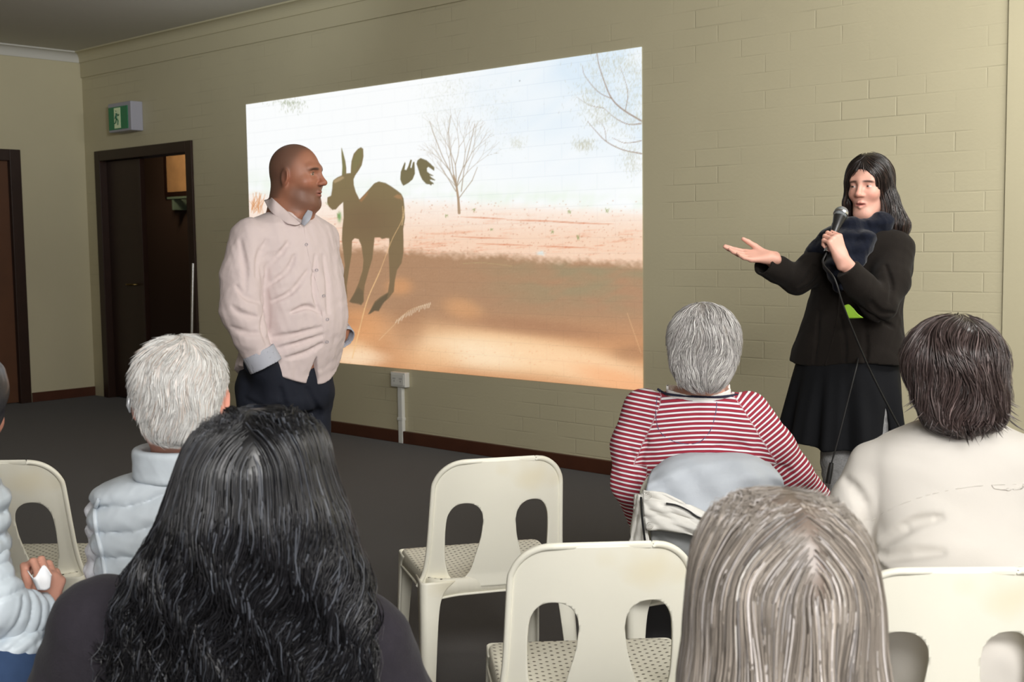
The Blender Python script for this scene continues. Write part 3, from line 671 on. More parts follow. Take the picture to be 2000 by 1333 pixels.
R.poly(K6([(172, 70), (182, 110), (198, 200), (190, 255), (176, 258), (174, 160)]), (124, 132, 84), 2, .5); R.poly(K6([(250, 150), (285, 85), (310, 75), (314, 130), (290, 190), (256, 240), (244, 200)]), (124, 128, 80), 3, .35)
R.poly(K6([(536, 412), (560, 396), (590, 402), (600, 440), (584, 430), (560, 424)]), (196, 140, 96), 2, .5); R.poly(K6([(295, 440), (330, 402), (360, 372), (350, 400), (310, 450)]), (196, 130, 84), 3, .5)
R.poly(K6([(500, 1090), (440, 1130), (405, 1160), (360, 1240), (400, 1216), (432, 1218), (466, 1160), (490, 1130)]), (84, 74, 56), 2, .6)
R.poly(K6([(250, 1110), (226, 1152), (250, 1160), (306, 1176), (324, 1150), (322, 1080), (290, 1050)]), (96, 84, 64), 3, .5)
for hd in ([(615, 168), (603, 195), (586, 240), (583, 290), (594, 320), (605, 335), (640, 316), (670, 290), (686, 250), (683, 165), (672, 170), (662, 212), (654, 206), (665, 155), (655, 150), (640, 196), (626, 225), (613, 222), (620, 178)],
           [(727, 140), (705, 155), (697, 180), (710, 220), (722, 260), (737, 292), (765, 322), (790, 326), (800, 334), (806, 324), (820, 325), (816, 315), (794, 300), (792, 290), (826, 299), (829, 294), (802, 276), (788, 262), (815, 268), (814, 262), (790, 250), (772, 235), (770, 212), (780, 202), (798, 214), (822, 231), (823, 208), (796, 180), (768, 156)]):
    R.poly(K6(hd), lambda x, y: np.array([116, 106, 74])+0*x[..., None], .9)
# dry grass stems
R.line(crom([(600*.2775+620, 480*.2775+270), (785, 430), (765, 470), (742, 530), (718, 585), (703, 640), (688, 700)], 30), [1.2]*15+[2]*15, (240, 196, 140), .95)
R.line([(790, 408), (788, 425), (785, 440)], 2, (236, 200, 150), .7)
R.line(crom([(740, 665), (765, 640), (800, 606), (842, 594)], 12), 1.1, (236, 205, 160), .75)
for i in range(18): x = 776+i*3.8; y = 626-i*1.9+.055*(i-9)**2-6; R.line([(x, y), (x-3+rr.uniform(-1, 1), y+rr.uniform(6, 12))], 1.5, (246, 228, 200), .8)
R.line([(1225, 612), (1240, 655), (1252, 690)], 1.3, (236, 190, 140), .7); R.line([(905, 515), (940, 513), (1000, 520)], 1.4, (190, 170, 120), .6)
R.blob(1056, 494, 8, 3, (232, 236, 232), .85); R.blob(663, 424, 3.5, 9, (96, 150, 80), .8); R.poly(C4([(1120, 795), (1140, 780), (1150, 800)]), (225, 230, 225), 2, .7)
R.blob(672, 630, 34, 10, (160, 110, 78), .3); R.blob(1015, 158, 1.2, 1.2, (120, 120, 120), .9)
NX, NZ = 760, 400
gx = np.linspace(-7.935, -4.126, NX); gz_ = np.linspace(.521, 2.480, NZ)
GX, GZ = np.meshgrid(gx, gz_); V = np.stack([GX.ravel(), np.full(GX.size, YW-.0035), GZ.ravel()], 1)
q = np.stack([V[:, 0]*math.cos(PHI)+V[:, 1]*math.sin(PHI), -V[:, 0]*math.sin(PHI)+V[:, 1]*math.cos(PHI), V[:, 2]-CAMH], 1)
cf = q[:, 1]*cp-q[:, 2]*sp; cu = q[:, 1]*sp+q[:, 2]*cp; xr = q[:, 0]/cf; yu = cu/cf
pxs = CX+FPX*(xr*cr-yu*sr); pys = CY-FPX*(xr*sr+yu*cr)
ix = np.clip((pxs-RX0)*SSR, 0, R.a.shape[1]-2); iy = np.clip((pys-RY0)*SSR, 0, R.a.shape[0]-2)
i0, j0 = ix.astype(int), iy.astype(int); fx, fy = (ix-i0)[:, None], (iy-j0)[:, None]
c = R.a[j0, i0]*(1-fx)*(1-fy)+R.a[j0, i0+1]*fx*(1-fy)+R.a[j0+1, i0]*(1-fx)*fy+R.a[j0+1, i0+1]*fx*fy
c = np.clip(c, 0, 255)/255; c = np.where(c > .04045, ((c+.055)/1.055)**2.4, c/12.92)
i, j = np.meshgrid(np.arange(NZ-1), np.arange(NX-1), indexing='ij'); a = (i*NX+j).ravel(); F = np.stack([a, a+1, a+NX+1, a+NX], 1)
mp_ = bpy.data.materials.new('projected_light'); mp_.use_nodes = True; N = mp_.node_tree.nodes; L = mp_.node_tree.links
at_ = N.new('ShaderNodeAttribute'); at_.attribute_name = 'Col'; b = N['Principled BSDF']; b.inputs['Base Color'].default_value = (.12, .115, .095, 1); b.inputs['Roughness'].default_value = .7; b.inputs['Specular IOR Level'].default_value = .1
tcp = N.new('ShaderNodeTexCoord'); cx_ = N.new('ShaderNodeSeparateXYZ'); L.new(tcp.outputs['Object'], cx_.inputs[0]); cb_ = N.new('ShaderNodeCombineXYZ'); L.new(cx_.outputs['X'], cb_.inputs['X']); L.new(cx_.outputs['Z'], cb_.inputs['Y'])
br = N.new('ShaderNodeTexBrick'); L.new(cb_.outputs[0], br.inputs['Vector'])
for k_, v_ in (('Scale', 1), ('Brick Width', .27), ('Row Height', .094), ('Mortar Size', .003), ('Mortar Smooth', .8)): br.inputs[k_].default_value = v_
br.inputs['Color1'].default_value = br.inputs['Color2'].default_value = (1, 1, 1, 1); br.inputs['Mortar'].default_value = (.90, .91, .92, 1)
vm = N.new('ShaderNodeVectorMath'); vm.operation = 'MULTIPLY'; L.new(at_.outputs['Color'], vm.inputs[0]); L.new(br.outputs['Color'], vm.inputs[1])
L.new(vm.outputs[0], b.inputs['Emission Color']); b.inputs['Emission Strength'].default_value = .96
pj = npmesh('projected_picture', V, F, mp_, col=c, smooth=False)
tag(pj, 'bright projection of a kangaroo cut-out on red earth with pale trees, on brick wall', 'projected picture')
del R, X, Y, sky, gr, dark
# ================================================================== stacking chairs
CH = lin(240, 237, 222)
m_chair = node_mat('cream_moulded_plastic', CH, .42, .45, noise=(3.0, .07), bump=(90, .05, .001))
nt = m_chair.node_tree; N = nt.nodes; L = nt.links; b = N['Principled BSDF']; tc = next(n for n in N if n.type == 'TEX_COORD')
# yellowed stains on the old plastic
nn = N.new('ShaderNodeTexNoise'); nn.inputs['Scale'].default_value = 4.5; L.new(tc.outputs['Object'], nn.inputs['Vector'])
mr = N.new('ShaderNodeMapRange'); mr.inputs['From Min'].default_value = .60; mr.inputs['From Max'].default_value = .78; mr.inputs['To Max'].default_value = .5; L.new(nn.outputs['Fac'], mr.inputs['Value'])
mx = N.new('ShaderNodeMix'); mx.data_type = 'RGBA'; src = b.inputs['Base Color'].links[0].from_socket; L.new(mr.outputs[0], mx.inputs[0]); L.new(src, mx.inputs[6]); mx.inputs[7].default_value = (*lin(226, 206, 150), 1); L.new(mx.outputs[2], b.inputs['Base Color'])
# seat: grid of drain holes
def seat_mat():
    m = node_mat('cream_seat_with_holes', lin(226, 222, 206), .5, .4, bump=(120, .15, .002)); nt = m.node_tree; N = nt.nodes; L = nt.links; b = N['Principled BSDF']
    tc = next(n for n in N if n.type == 'TEX_COORD'); s = N.new('ShaderNodeSeparateXYZ'); L.new(tc.outputs['Object'], s.inputs[0])
    def M_(op, a, b_=None, c=None):
        n = N.new('ShaderNodeMath'); n.operation = op
        for i, v in enumerate((a, b_, c)):
            if v is None: continue
            if isinstance(v, (int, float)): n.inputs[i].default_value = v
            else: L.new(v, n.inputs[i])
        return n.outputs[0]
    def dots(ox):
        u = M_('SUBTRACT', M_('FRACT', M_('ADD', M_('MULTIPLY', s.outputs['X'], 1/.030), ox+50)), .5); v = M_('SUBTRACT', M_('FRACT', M_('ADD', M_('MULTIPLY', s.outputs['Y'], 1/.026), ox+50)), .5)
        return M_('SQRT', M_('ADD', M_('MULTIPLY', u, u), M_('MULTIPLY', v, v)))
    nz = N.new('ShaderNodeSeparateXYZ'); L.new(tc.outputs['Normal'], nz.inputs[0])
    d = M_('MINIMUM', dots(0), dots(.5)); h = M_('SMOOTH_MIN', d, .30, .12)
    mr = N.new('ShaderNodeMapRange'); mr.inputs['From Min'].default_value = .10; mr.inputs['From Max'].default_value = .16; L.new(M_('ADD', d, M_('MULTIPLY', M_('LESS_THAN', nz.outputs['Z'], .75), 1.0)), mr.inputs['Value'])
    mx = N.new('ShaderNodeMix'); mx.data_type = 'RGBA'; src = b.inputs['Base Color'].links[0].from_socket; L.new(mr.outputs[0], mx.inputs[0]); mx.inputs[6].default_value = (*lin(96, 90, 74), 1); L.new(src, mx.inputs[7]); L.new(mx.outputs[2], b.inputs['Base Color'])
    bp = N.new('ShaderNodeBump'); bp.inputs['Distance'].default_value = .006; bp.inputs['Strength'].default_value = .5; L.new(h, bp.inputs['Height']); L.new(bp.outputs[0], b.inputs['Normal'])
    return m
m_seat = seat_mat()
HOLE = crom([(.047, .60), (.052, .628), (.070, .650), (.098, .657), (.127, .648), (.146, .620), (.152, .58), (.153, .53), (.150, .475), (.138, .432), (.118, .418), (.098, .428), (.080, .452), (.066, .500), (.053, .55), (.047, .60)], 70)[:-1]
OUT = []
for w_, u_ in ((.40, .226), (.44, .208), (.50, .199), (.56, .195), (.62, .192), (.66, .190)): OUT.append((u_, w_))
for t in np.linspace(0, math.pi/2, 9)[1:]: OUT.append((.098+.091*math.cos(t), .687+.093*math.sin(t)))
OUTR = crom(OUT, 60); OUTL = OUTR[::-1]*[-1, 1]
OUTLINE = np.concatenate([OUTR, OUTL])
def bend(u, w_, off=0):
    """back panel: leans back, edges come forward; off = metres behind the panel"""
    ls = .20*np.maximum(w_-.44, 0)-.16*np.minimum(w_-.44, 0)*0; y = -.205-ls+1.15*u*u
    return np.stack([u, y-off, w_], -1)
def back_mesh():
    h = .006; us = np.arange(-.24, .2401, h); ws = np.arange(.40, .790, h); U_, Wg = np.meshgrid(us, ws); P = np.stack([U_.ravel(), Wg.ravel()], 1)
    def sdf(P):
        d = polysd(P, OUTLINE); d = np.maximum(d, -polysd(P, HOLE)); return np.maximum(d, -polysd(P, HOLE*[-1, 1]))
    d = sdf(P); g = np.stack([sdf(P+[.0005, 0])-sdf(P-[.0005, 0]), sdf(P+[0, .0005])-sdf(P-[0, .0005])], 1); g /= np.linalg.norm(g, axis=1, keepdims=True)+1e-9
    ny, nx = U_.shape; i, j = np.meshgrid(np.arange(ny-1), np.arange(nx-1), indexing='ij'); a = (i*nx+j).ravel(); F = np.stack([a, a+1, a+nx+1, a+nx], 1)
    keep = (d[F] < 0).any(1) & (d[F] < h*1.5).all(1); F = F[keep]; near = np.abs(d) < h*.55; mv = (d > 0) | near
    used = np.zeros(len(P), bool); used[F.ravel()] = True
    # every vertex outside, and those just inside, slide on to the outline
    cnt = np.bincount(F.ravel(), minlength=len(P)); bord = used & (cnt < 4)
    mv = used & ((d > 0) | bord & (d > -h*1.2)); P2 = P.copy(); P2[mv] -= g[mv]*d[mv][:, None]
    d3 = sdf(P2); P2[mv] -= g[mv]*d3[mv][:, None]
    idx = -np.ones(len(P), int); idx[used] = np.arange(used.sum()); return bend(P2[used][:, 0], P2[used][:, 1]), idx[F]
def leg_arr(top, foot, wt, wf, sx, sy):
    """L-section leg: flanges run inward in x and towards the middle in y"""
    ts = np.array([0, .06, .13, .22, .35, .55, .8, 1.0]); grow = np.array([1.9, 1.35, 1.1, 1.0, .95, .9, .85, .8]); rows = []
    top, foot = np.array(top), np.array(foot)
    for t, gwt in zip(ts, grow):
        c = top+(foot-top)*t; w1 = (wt+(wf-wt)*t)*gwt; r = .014; pr = [(-w1, 0)]+[(-r+r*math.sin(a), r-r*math.cos(a)) for a in np.linspace(0, math.pi/2, 5)]+[(0, w1)]
        rows.append([(c[0]+sx*x, c[1]+sy*y, c[2]) for x, y in pr])
    return np.array(rows)
def sheet(name, rows, mat, parent, thick):
    rows = np.array(rows, float); G = np.stack([crom(rows[:, k], 26) for k in range(rows.shape[1])], 1); nv, nu = G.shape[:2]
    i, j = np.meshgrid(np.arange(nv-1), np.arange(nu-1), indexing='ij'); a = (i*nu+j).ravel(); F = np.stack([a, a+1, a+nu+1, a+nu], 1)
    o = npmesh(name, G.reshape(-1, 3), F, mat, parent); m = o.modifiers.new('s', 'SOLIDIFY'); m.thickness = thick; m.offset = 0
    m2 = o.modifiers.new('b', 'BEVEL'); m2.width = thick*.3; m2.segments = 1; m2.limit_method = 'ANGLE'; m2.angle_limit = 1.0
    return o
def make_chair():
    r = empty('stacking_chair', (0, 0, 0))
    V, F = back_mesh(); bk = npmesh('backrest', V, F, m_chair, r)
    m = bk.modifiers.new('s', 'SOLIDIFY'); m.thickness = .007; m.offset = 0
    rim = bend(np.concatenate([OUTR, OUTL])[:, 0], np.concatenate([OUTR, OUTL])[:, 1], .004); V, F = tube_arr(rim, .0075, 8); npmesh('rolled_rim', V, F, m_chair, bk)
    # seat: rounded square, dished, front edge rolls over
    n = 40; th = np.linspace(0, 2*math.pi, 97)[:-1]; rings = np.linspace(0, 1, 18)
    pts = []
    def sq(t, hx, hy, e=.22):
        c, s = math.cos(t), math.sin(t); return hx*math.copysign(abs(c)**e, c), hy*math.copysign(abs(s)**e, s)
    for k, q in enumerate(rings[1:]):
        for t in th:
            x, y = sq(t, .212*q, .205*q, .22+.5*(1-q)); wide = 1+.05*(y/.205); z = .430-.014*(1-q**3)-.010*max(0, (y-.12)/.09)**2 if y > .12 else .430-.014*(1-q**3)
            pts.append((x*wide, y+.005, z))
    nr, nt_ = len(rings)-1, len(th)
    for dz, dr in ((-.006, 1.018), (-.020, 1.026), (-.045, 1.030)):
        for t in th:
            x, y = sq(t, .212*dr, .205*dr); wide = 1+.05*(y/.205); z = .430-.010*max(0, (y-.12)/.09)**2 if y > .12 else .430
            pts.append((x*wide, y+.005, z+dz-(.012*abs(math.cos(t)*math.sin(t))*2 if dz < -.03 else 0)))
    V = np.array(pts+[(0, .005, .416)]); F = []
    for k in range(nr+2):
        for i_ in range(nt_): a = k*nt_+i_; b_ = k*nt_+(i_+1) % nt_; F.append((a, b_, b_+nt_, a+nt_))
    c0 = len(V)-1
    for i_ in range(nt_): F.append((c0, (i_+1) % nt_, i_, i_))
    F = np.array(F)[:, ::-1]
    st = npmesh('seat', V, F, m_seat, r); m = st.modifiers.new('s', 'SOLIDIFY'); m.thickness = .004; m.offset = -1
    V, F = tube_arr(np.array([(.212*1.031*math.copysign(abs(math.cos(t))**.22, math.cos(t))*(1+.05*math.copysign(abs(math.sin(t))**.22, math.sin(t))), .205*1.031*math.copysign(abs(math.sin(t))**.22, math.sin(t))+.005, .384-.012*abs(math.cos(t)*math.sin(t))*2) for t in np.linspace(0, 2*math.pi, 97)]), .004, 6)
    npmesh('seat_lip', V, F, m_chair, st)
    for sx in (-1, 1):
        sheet('leg', leg_arr((sx*.224, -.208, .425), (sx*.236, -.268, 0), .052, .036, sx, 1), m_chair, r, .007)
        sheet('leg', leg_arr((sx*.224, .218, .418), (sx*.236, .255, 0), .050, .034, sx, -1), m_chair, r, .007)
    return r
def copy_tree(o, parent=None):
    c = o.copy(); sc.collection.objects.link(c); c.parent = parent
    for ch in o.children: copy_tree(ch, c)
    return c
chair0 = make_chair()
def place_chair(px, d, yaw, label, x=None, first=False, z=0):
    c = chair0 if first else copy_tree(chair0)
    x = at(px, 900, d)[0] if x is None else x
    # (x, d) is where the top of the backrest stands; the origin lies further ahead
    k = .275; ya = math.radians(yaw); ox, oy = x-math.sin(ya)*k, d+math.cos(ya)*k
    c.location = W((ox, oy, z)); c.rotation_euler = (0, 0, PHI+ya)
    tag(c, label, 'chair', 'cream plastic stacking chairs'); return c
place_chair(980, 3.36, 14, 'empty cream plastic stacking chair on the carpet left of the striped-top person', first=True)
place_chair(1178, 2.39, 3, 'empty cream plastic chair beside the long grey hair, dotted seat seen through its back')
place_chair(1885, 2.17, -2, 'cream plastic chair whose back hole is filled by the pale shirt, bottom right corner')
place_chair(-20, 3.42, 0, 'empty cream plastic chair cut by the left edge, seat seen beyond its right post')
place_chair(1395, 3.24, 6, 'cream plastic chair under the pale coat, carrying the striped-top person')
place_chair(345, 2.16, 6, 'cream plastic chair carrying the white-haired person, rim peeping beside black curls')
# ================================================================== people
def hexm(name, c, rough=.8, **k): return node_mat(name, c, rough, k.pop('spec', .25), **k)
m_skin = node_mat('skin', (.8, .6, .5), .48, .4, attr='Col', bump=(180, .12, .001), sss=.12)
m_hair = node_mat('hair', (.1, .1, .1), .36, .55, attr='Col')
m_hair_dark = node_mat('dark_hair', (.1, .1, .1), .30, .6, attr='Col')
class Person:
    def __init__(s, px, D, label):
        s.D = D; p = at(px, 900, D); s.r = np.array([p[0], D, 0.0])
        s.o = empty('person', W(s.r), PHI); tag(s.o, label, 'person')
    def p(s, px, py, dd=0.0): return at(px, py, s.D+dd)
    def z(s, py, px=1000): return at(px, py, s.D)[2]
    def add(s, name, prims, mat, h=.004, parent=None, **k):
        if getattr(s, 'seated', 0) and name in ('vest', 'jumper', 'striped_top', 'shirt', 'jacket'):
            p0 = k.get('post') or (lambda P, d: d); k['post'] = lambda P, d: np.maximum(p0(P, d), .442-P[:, 2])
        return sculpt(name, prims, mat, parent or s.o, h, s.r, **k)
    def sec(s, rows, th=0.0):
        """rows: py, px, half width, half depth, depth shift -> loft sections"""
        out = []
        for py, px, a, b, dd in rows:
            q = s.p(px, py, dd); out.append((q[2], q[0], q[1], a, b, th))
        return out
def hit(fn, px, py, d0, d1):
    ds = np.linspace(d0, d1, 160); P = np.array([at(px, py, d) for d in ds]); v = fn(P); i = np.argmax(v < 0)
    return P[i] if v[i] < 0 else P[np.argmin(v)]
def creases(fn, lines, d0, d1, r=.005, n=10):
    """soft grooves pressed into a surface along lines seen in the photograph"""
    out = []
    for L in lines:
        pts = [hit(fn, x, y, d0, d1) for x, y in crom(np.array(L, float), n)]
        m = len(pts); rr_ = [r*(.35+.65*math.sin(math.pi*(i+.5)/m)) for i in range(m)]; out += chain(pts, rr_, .004)
    return union(out) if out else None
def seated_legs(P, cx, D, zseat=.475, spread=.10, r=(.085, .07, .055), yaw=0.0, reach=.40):
    """thighs, shins; -> prims and knee/foot points in the view frame"""
    out = []; ca, sa = math.cos(yaw), math.sin(yaw); T = lambda x, y, z: np.array([cx+x*ca-y*sa, D+x*sa+y*ca, z])
    for s in (-1, 1):
        out += chain([T(s*spread*.8, .0, zseat+.07), T(s*(spread+.03), reach, zseat+.06), T(s*(spread+.03), reach+.03, .13)], r, .03)
    return out, [T(s*(spread+.03), reach+.03, .07) for s in (-1, 1)], T
def clipz(pr, z): return Prim(lambda P: np.maximum(pr.fn(P), z-P[:, 2]), pr.c, pr.R, pr.k)
def shoes(P, feet, T0, mat, yaw=0.0):
    for f in feet:
        d = np.array([-math.sin(yaw), math.cos(yaw), 0]); pr = [cap(f+[0, 0, -.005], f+d*.03+[0, 0, -.02], .045, .042, .03), cap(f-d*.03+[0, 0, -.032], f+d*.15+[0, 0, -.038], .036, .030, .03)]
        P.add('shoe', pr, mat, .006, post=lambda Q, dd: np.maximum(dd, .001-Q[:, 2]))
def sample_scalp(fn, H, n, mask, rad=.25, seed=1):
    r = np.random.RandomState(seed); d = r.randn(n*3, 3); d /= np.linalg.norm(d, axis=1, keepdims=True)
    P = H.o+d*rad
    for _ in range(40): v = fn(P); P = P-d*np.clip(v, -.03, .03)[:, None]*.9
    m = mask(H.loc(P)) & (np.abs(fn(P)) < .01); return P[m][:n]
def greys(n, base, var, streak=None, seed=3, pstreak=.2):
    r = np.random.RandomState(seed); v = 1+var*r.randn(n, 1); c = np.array(base)[None]*np.clip(v, .25, 2.2)
    if streak is not None: m = r.rand(n) < pstreak; c[m] = np.array(streak)*np.clip(1+.2*r.randn(m.sum(), 1), .4, 1.6)
    return np.clip(c, 0, 1)
SK_M = lin(164, 112, 88); SK_W = lin(214, 164, 146); SK_A = lin(216, 170, 150)
# ------------------------------------------------------------------ the standing man
Pm = Person(560, 4.6, 'standing bald man in pale pink shirt and dark trousers, hands in pockets, looking right')
ah = math.radians(16); Hm = Head(Pm.p(580, 347), (math.cos(ah), -math.sin(ah), .0), scale=(1.08, 1.03, 1.05), nose=1.03, jaw=1.12, brow=1.15)
at_ = math.radians(38); thm = math.pi/2-at_; fm = np.array([math.cos(at_), -math.sin(at_), 0]); rm = np.array([-math.sin(at_), -math.cos(at_), 0])
neck = [cap(Pm.p(571, 372, .0), Pm.p(562, 432, 0), .066, .078, .02), cap(Pm.p(590, 395, -.02), Pm.p(575, 440, -.01), .05, .055, .03), cap(Pm.p(556, 352, .02), Pm.p(551, 415, .0), .046, .052, .03)]
torso = loft(Pm.sec([(425, 562, .12, .08, 0), (445, 560, .18, .105, 0), (500, 562, .19, .12, 0), (600, 572, .185, .14, 0), (680, 568, .185, .14, 0), (770, 560, .18, .13, 0), (800, 560, .12, .10, 0)], thm), k=.03, n=2.2)
rs, re_, rw = Pm.p(487, 462, -.15), Pm.p(470, 600, -.23), Pm.p(516, 700, -.215)
ls, le, lw = Pm.p(622, 470, .15), Pm.p(640, 590, .24), Pm.p(664, 655, .12)
arms = chain([rs, re_, rw], (.062, .048, .034), .03)+chain([ls, le, lw], (.062, .045, .032), .03)
legs = []
for (a, b, c_, dd) in (((530, 775), (528, 960), (526, 1128), -.07), ((588, 775), (592, 960), (594, 1128), .08)):
    legs += chain([Pm.p(*a, dd), Pm.p(*b, dd), Pm.p(*c_, dd)], (.088, .062, .045), .03)
hands = hand(rw, Pm.p(556, 735, -.02)-rw, (-.3, -.9, .2), (.8, -.2, -.3), (.35,)*4, scale=.8)+hand(lw, (-.45, -.3, -.8), (.6, .5, -.4), (.3, -.7, 0), (.4,)*4)
SCALP = lin(92, 72, 62)
Pm.add('body', [Hm.prim(.02)]+neck+[torso]+arms+legs+hands, m_skin, .0035, colfn=lambda V: Hm.color(V, SK_M, lin(160, 100, 88), lin(52, 38, 32), stubble=lin(84, 62, 52), scalp=SCALP, gaze=(.25, -.05), ruddy=.35, browh=.005, brow_ang=-.08))
# shirt
m_shirt = node_mat('pale_pink_shirt', lin(212, 196, 194), .85, .2, noise=(2.5, .04), bump=(35, .12, .01), sheen=.1)
m_cuff = node_mat('grey_cuff_lining', lin(178, 180, 190), .85, .2)
sh_t = loft(Pm.sec([(413, 566, .075, .068, 0), (424, 562, .135, .085, 0), (440, 560, .195, .11, 0), (470, 562, .215, .13, 0), (520, 568, .212, .142, 0), (580, 576, .208, .158, 0), (630, 577, .208, .168, 0), (680, 570, .212, .165, 0), (725, 560, .222, .160, 0), (765, 556, .230, .158, 0)], thm), k=.035, n=2.25, round_=.01)
sl_r = chain([Pm.p(491, 468, -.14), Pm.p(474, 540, -.19), Pm.p(471, 608, -.235), Pm.p(490, 660, -.245), Pm.p(510, 698, -.24)], (.082, .080, .076, .064, .054), .016)
sl_l = chain([Pm.p(622, 472, .14), Pm.p(634, 530, .19), Pm.p(640, 596, .23), Pm.p(655, 640, .15)], (.076, .068, .058, .050), .03)
fold_c = Pm.p(565, 600)
zt, zs, zap = Pm.z(742), Pm.z(700), Pm.z(684)
fc = Pm.p(560, 600)
sbase = union([sh_t]+sl_r+sl_l)
cr_m = creases(sbase, [[(524, 515), (518, 560), (522, 600), (524, 660)], [(566, 470), (548, 495), (520, 523)], [(575, 500), (560, 530), (520, 560)], [(512, 590), (515, 560), (510, 520)], [(516, 598), (512, 640), (522, 672)], [(600, 530), (570, 570), (530, 590)], [(522, 660), (570, 655), (628, 640)], [(545, 680), (580, 672), (630, 655)],
    [(560, 700), (596, 690), (628, 672)], [(616, 500), (612, 560), (622, 610)], [(470, 470), (478, 520), (480, 570)], [(455, 600), (470, 612), (500, 620)], [(452, 640), (480, 650), (510, 652)], [(632, 500), (640, 560), (640, 610)], [(500, 540), (505, 500), (520, 470)], [(462, 560), (480, 580), (505, 590)], [(570, 610), (600, 600), (630, 612)]], 4.2, 4.9, .0085)
def shirt_post(P, d):
    q = P-fc; u = q[:, :2]@rm[:2]; v = q[:, :2]@fm[:2]
    d = d-.0045*fnoise(P*[1, 1, .55], 5.5, 3)-.002*fnoise(P, 16, 4)
    near = np.abs(d) < .03
    if near.any(): d[near] = smax(d[near], -cr_m(P[near]), .012)
    ax_r = sl_r[-1]; 
    # hem: shirt tails low in front and behind, high at the sides
    zh = zt+.085*np.clip(np.abs(u)/.2, 0, 1)**2+.006*np.sin(u*22)
    # front opening below the last button
    w = np.clip((zap-P[:, 2])/.10, 0, 1)*.030
    slit = np.where((v > 0) & (P[:, 2] < zap), np.abs(u-.012)-w, 1)
    fore = (P-Pm.p(510, 698, -.24))@((sl_dir)); 
    torso_cut = zh-P[:, 2]
    armd = np.minimum(arm_r(P), 9); isarm = armd < .012
    cut = np.where(isarm, fore-.004, torso_cut)
    d = smax(d, cut, .003); d = smax(d, -slit, .003)
    # cloth thickness: hollow below the hem edge so it hangs as a shell
    return d
sl_dir = Pm.p(510, 698, -.24)-Pm.p(490, 660, -.245); sl_dir /= np.linalg.norm(sl_dir)
arm_r = union(chain([Pm.p(471, 608, -.235), Pm.p(490, 660, -.245), Pm.p(510, 698, -.24)], (.076, .064, .056), .03))
so = Pm.add('shirt', [sh_t]+sl_r+sl_l, m_shirt, .005, post=shirt_post)
shf = lambda P: shirt_post(P, sbase(P))
# near cuff, folded back, and far cuff
ca = Pm.p(507, 692, -.24); cb = ca+sl_dir*.045
cuffp = [cap(ca-sl_dir*.01, cb, .059, .060, .01)]
def cuff_post(P, d):
    t = (P-ca)@sl_dir; return np.maximum(np.maximum(np.abs(d)-.003, -(t+.012)), t-.052)
Pm.add('cuff', cuffp, m_cuff, .004, post=cuff_post)
ld = Pm.p(672, 662, .11)-Pm.p(650, 632, .17); ld /= np.linalg.norm(ld); la = Pm.p(662, 652, .13)
Pm.add('cuff', [cap(la-ld*.03, la+ld*.03, .050, .050, .01)], m_cuff, .004, post=lambda P, d: np.maximum(np.maximum(np.abs(d)-.003, -((P-la)@ld+.03)), (P-la)@ld-.035))
# collar: near and far wings
dn = -.095
patch('collar', [[Pm.p(528, 384, -.0), Pm.p(535, 390, -.07), Pm.p(550, 404, -.085), Pm.p(568, 420, -.095), Pm.p(588, 437, -.10)],
                 [Pm.p(523, 390, -.0), Pm.p(532, 401, -.085), Pm.p(548, 416, -.105), Pm.p(565, 428, -.12), Pm.p(578, 440, -.125)],
                 [Pm.p(516, 392, -.0), Pm.p(528, 412, -.09), Pm.p(544, 426, -.12), Pm.p(556, 434, -.135), Pm.p(562, 437, -.14)]], m_shirt, Pm.o, 26, 10, .004, Pm.r)
patch('collar', [[Pm.p(589, 438, -.10), Pm.p(592, 425, -.10), Pm.p(598, 415, -.08), Pm.p(602, 409, -.05)],
                 [Pm.p(592, 440, -.11), Pm.p(598, 430, -.11), Pm.p(604, 420, -.09), Pm.p(607, 412, -.05)],
                 [Pm.p(594, 442, -.11), Pm.p(604, 432, -.11), Pm.p(609, 422, -.09), Pm.p(610, 415, -.05)]], m_cuff, Pm.o, 14, 10, .004, Pm.r)
for bx, by in ((598, 478), (618, 528), (632, 578), (639, 624), (638, 668)):
    b_ = hit(shf, bx, by, 4.2, 4.8); V, F = tube_arr([b_+[0, -.002, 0], b_+[.003, -.006, 0]], .0055, 10); npmesh('button', V-Pm.r, F, m_cuff, so)
pl = [hit(shf, x, y, 4.2, 4.8)+[.0, -.001, 0] for x, y in crom([(594, 445), (603, 500), (620, 560), (630, 620), (632, 672)], 24)]
V, F = tube_arr(np.array(pl), .0022, 6); npmesh('placket_edge', V-Pm.r, F, m_shirt, so)
# trousers
m_trou = node_mat('dark_navy_trousers', lin(34, 37, 47), .85, .2, noise=(6, .12), bump=(60, .15, .004))
trp = [loft(Pm.sec([(690, 562, .178, .138, 0), (730, 560, .188, .145, 0), (770, 560, .19, .145, 0), (800, 560, .175, .125, 0)], thm), k=.03, n=2.3)]
for (pts, dd) in (([(520, 770), (524, 860), (528, 960), (526, 1128)], -.06), ([(592, 770), (594, 860), (594, 960), (594, 1128)], .08)):
    trp += chain([Pm.p(*a, dd) for a in pts], (.112, .098, .082, .068), .035)
trp += chain([Pm.p(508, 708, -.20), Pm.p(540, 755, -.12)], (.062, .06), .04)
trb = union(trp); cr_t = creases(trb, [[(480, 780), (520, 800), (560, 790)], [(548, 760), (556, 800), (560, 850)], [(600, 760), (620, 800), (622, 840)]], 4.2, 4.9, .008)
def tr_post(P, d):
    d = d-.004*fnoise(P, 6, 9); m = np.abs(d) < .03
    if m.any(): d[m] = smax(d[m], -cr_t(P[m]), .015)
    return np.maximum(d, .05-P[:, 2])
Pm.add('trousers', trp, m_trou, .006, post=tr_post)
m_shoe = node_mat('black_leather', lin(30, 28, 27), .35, .5)
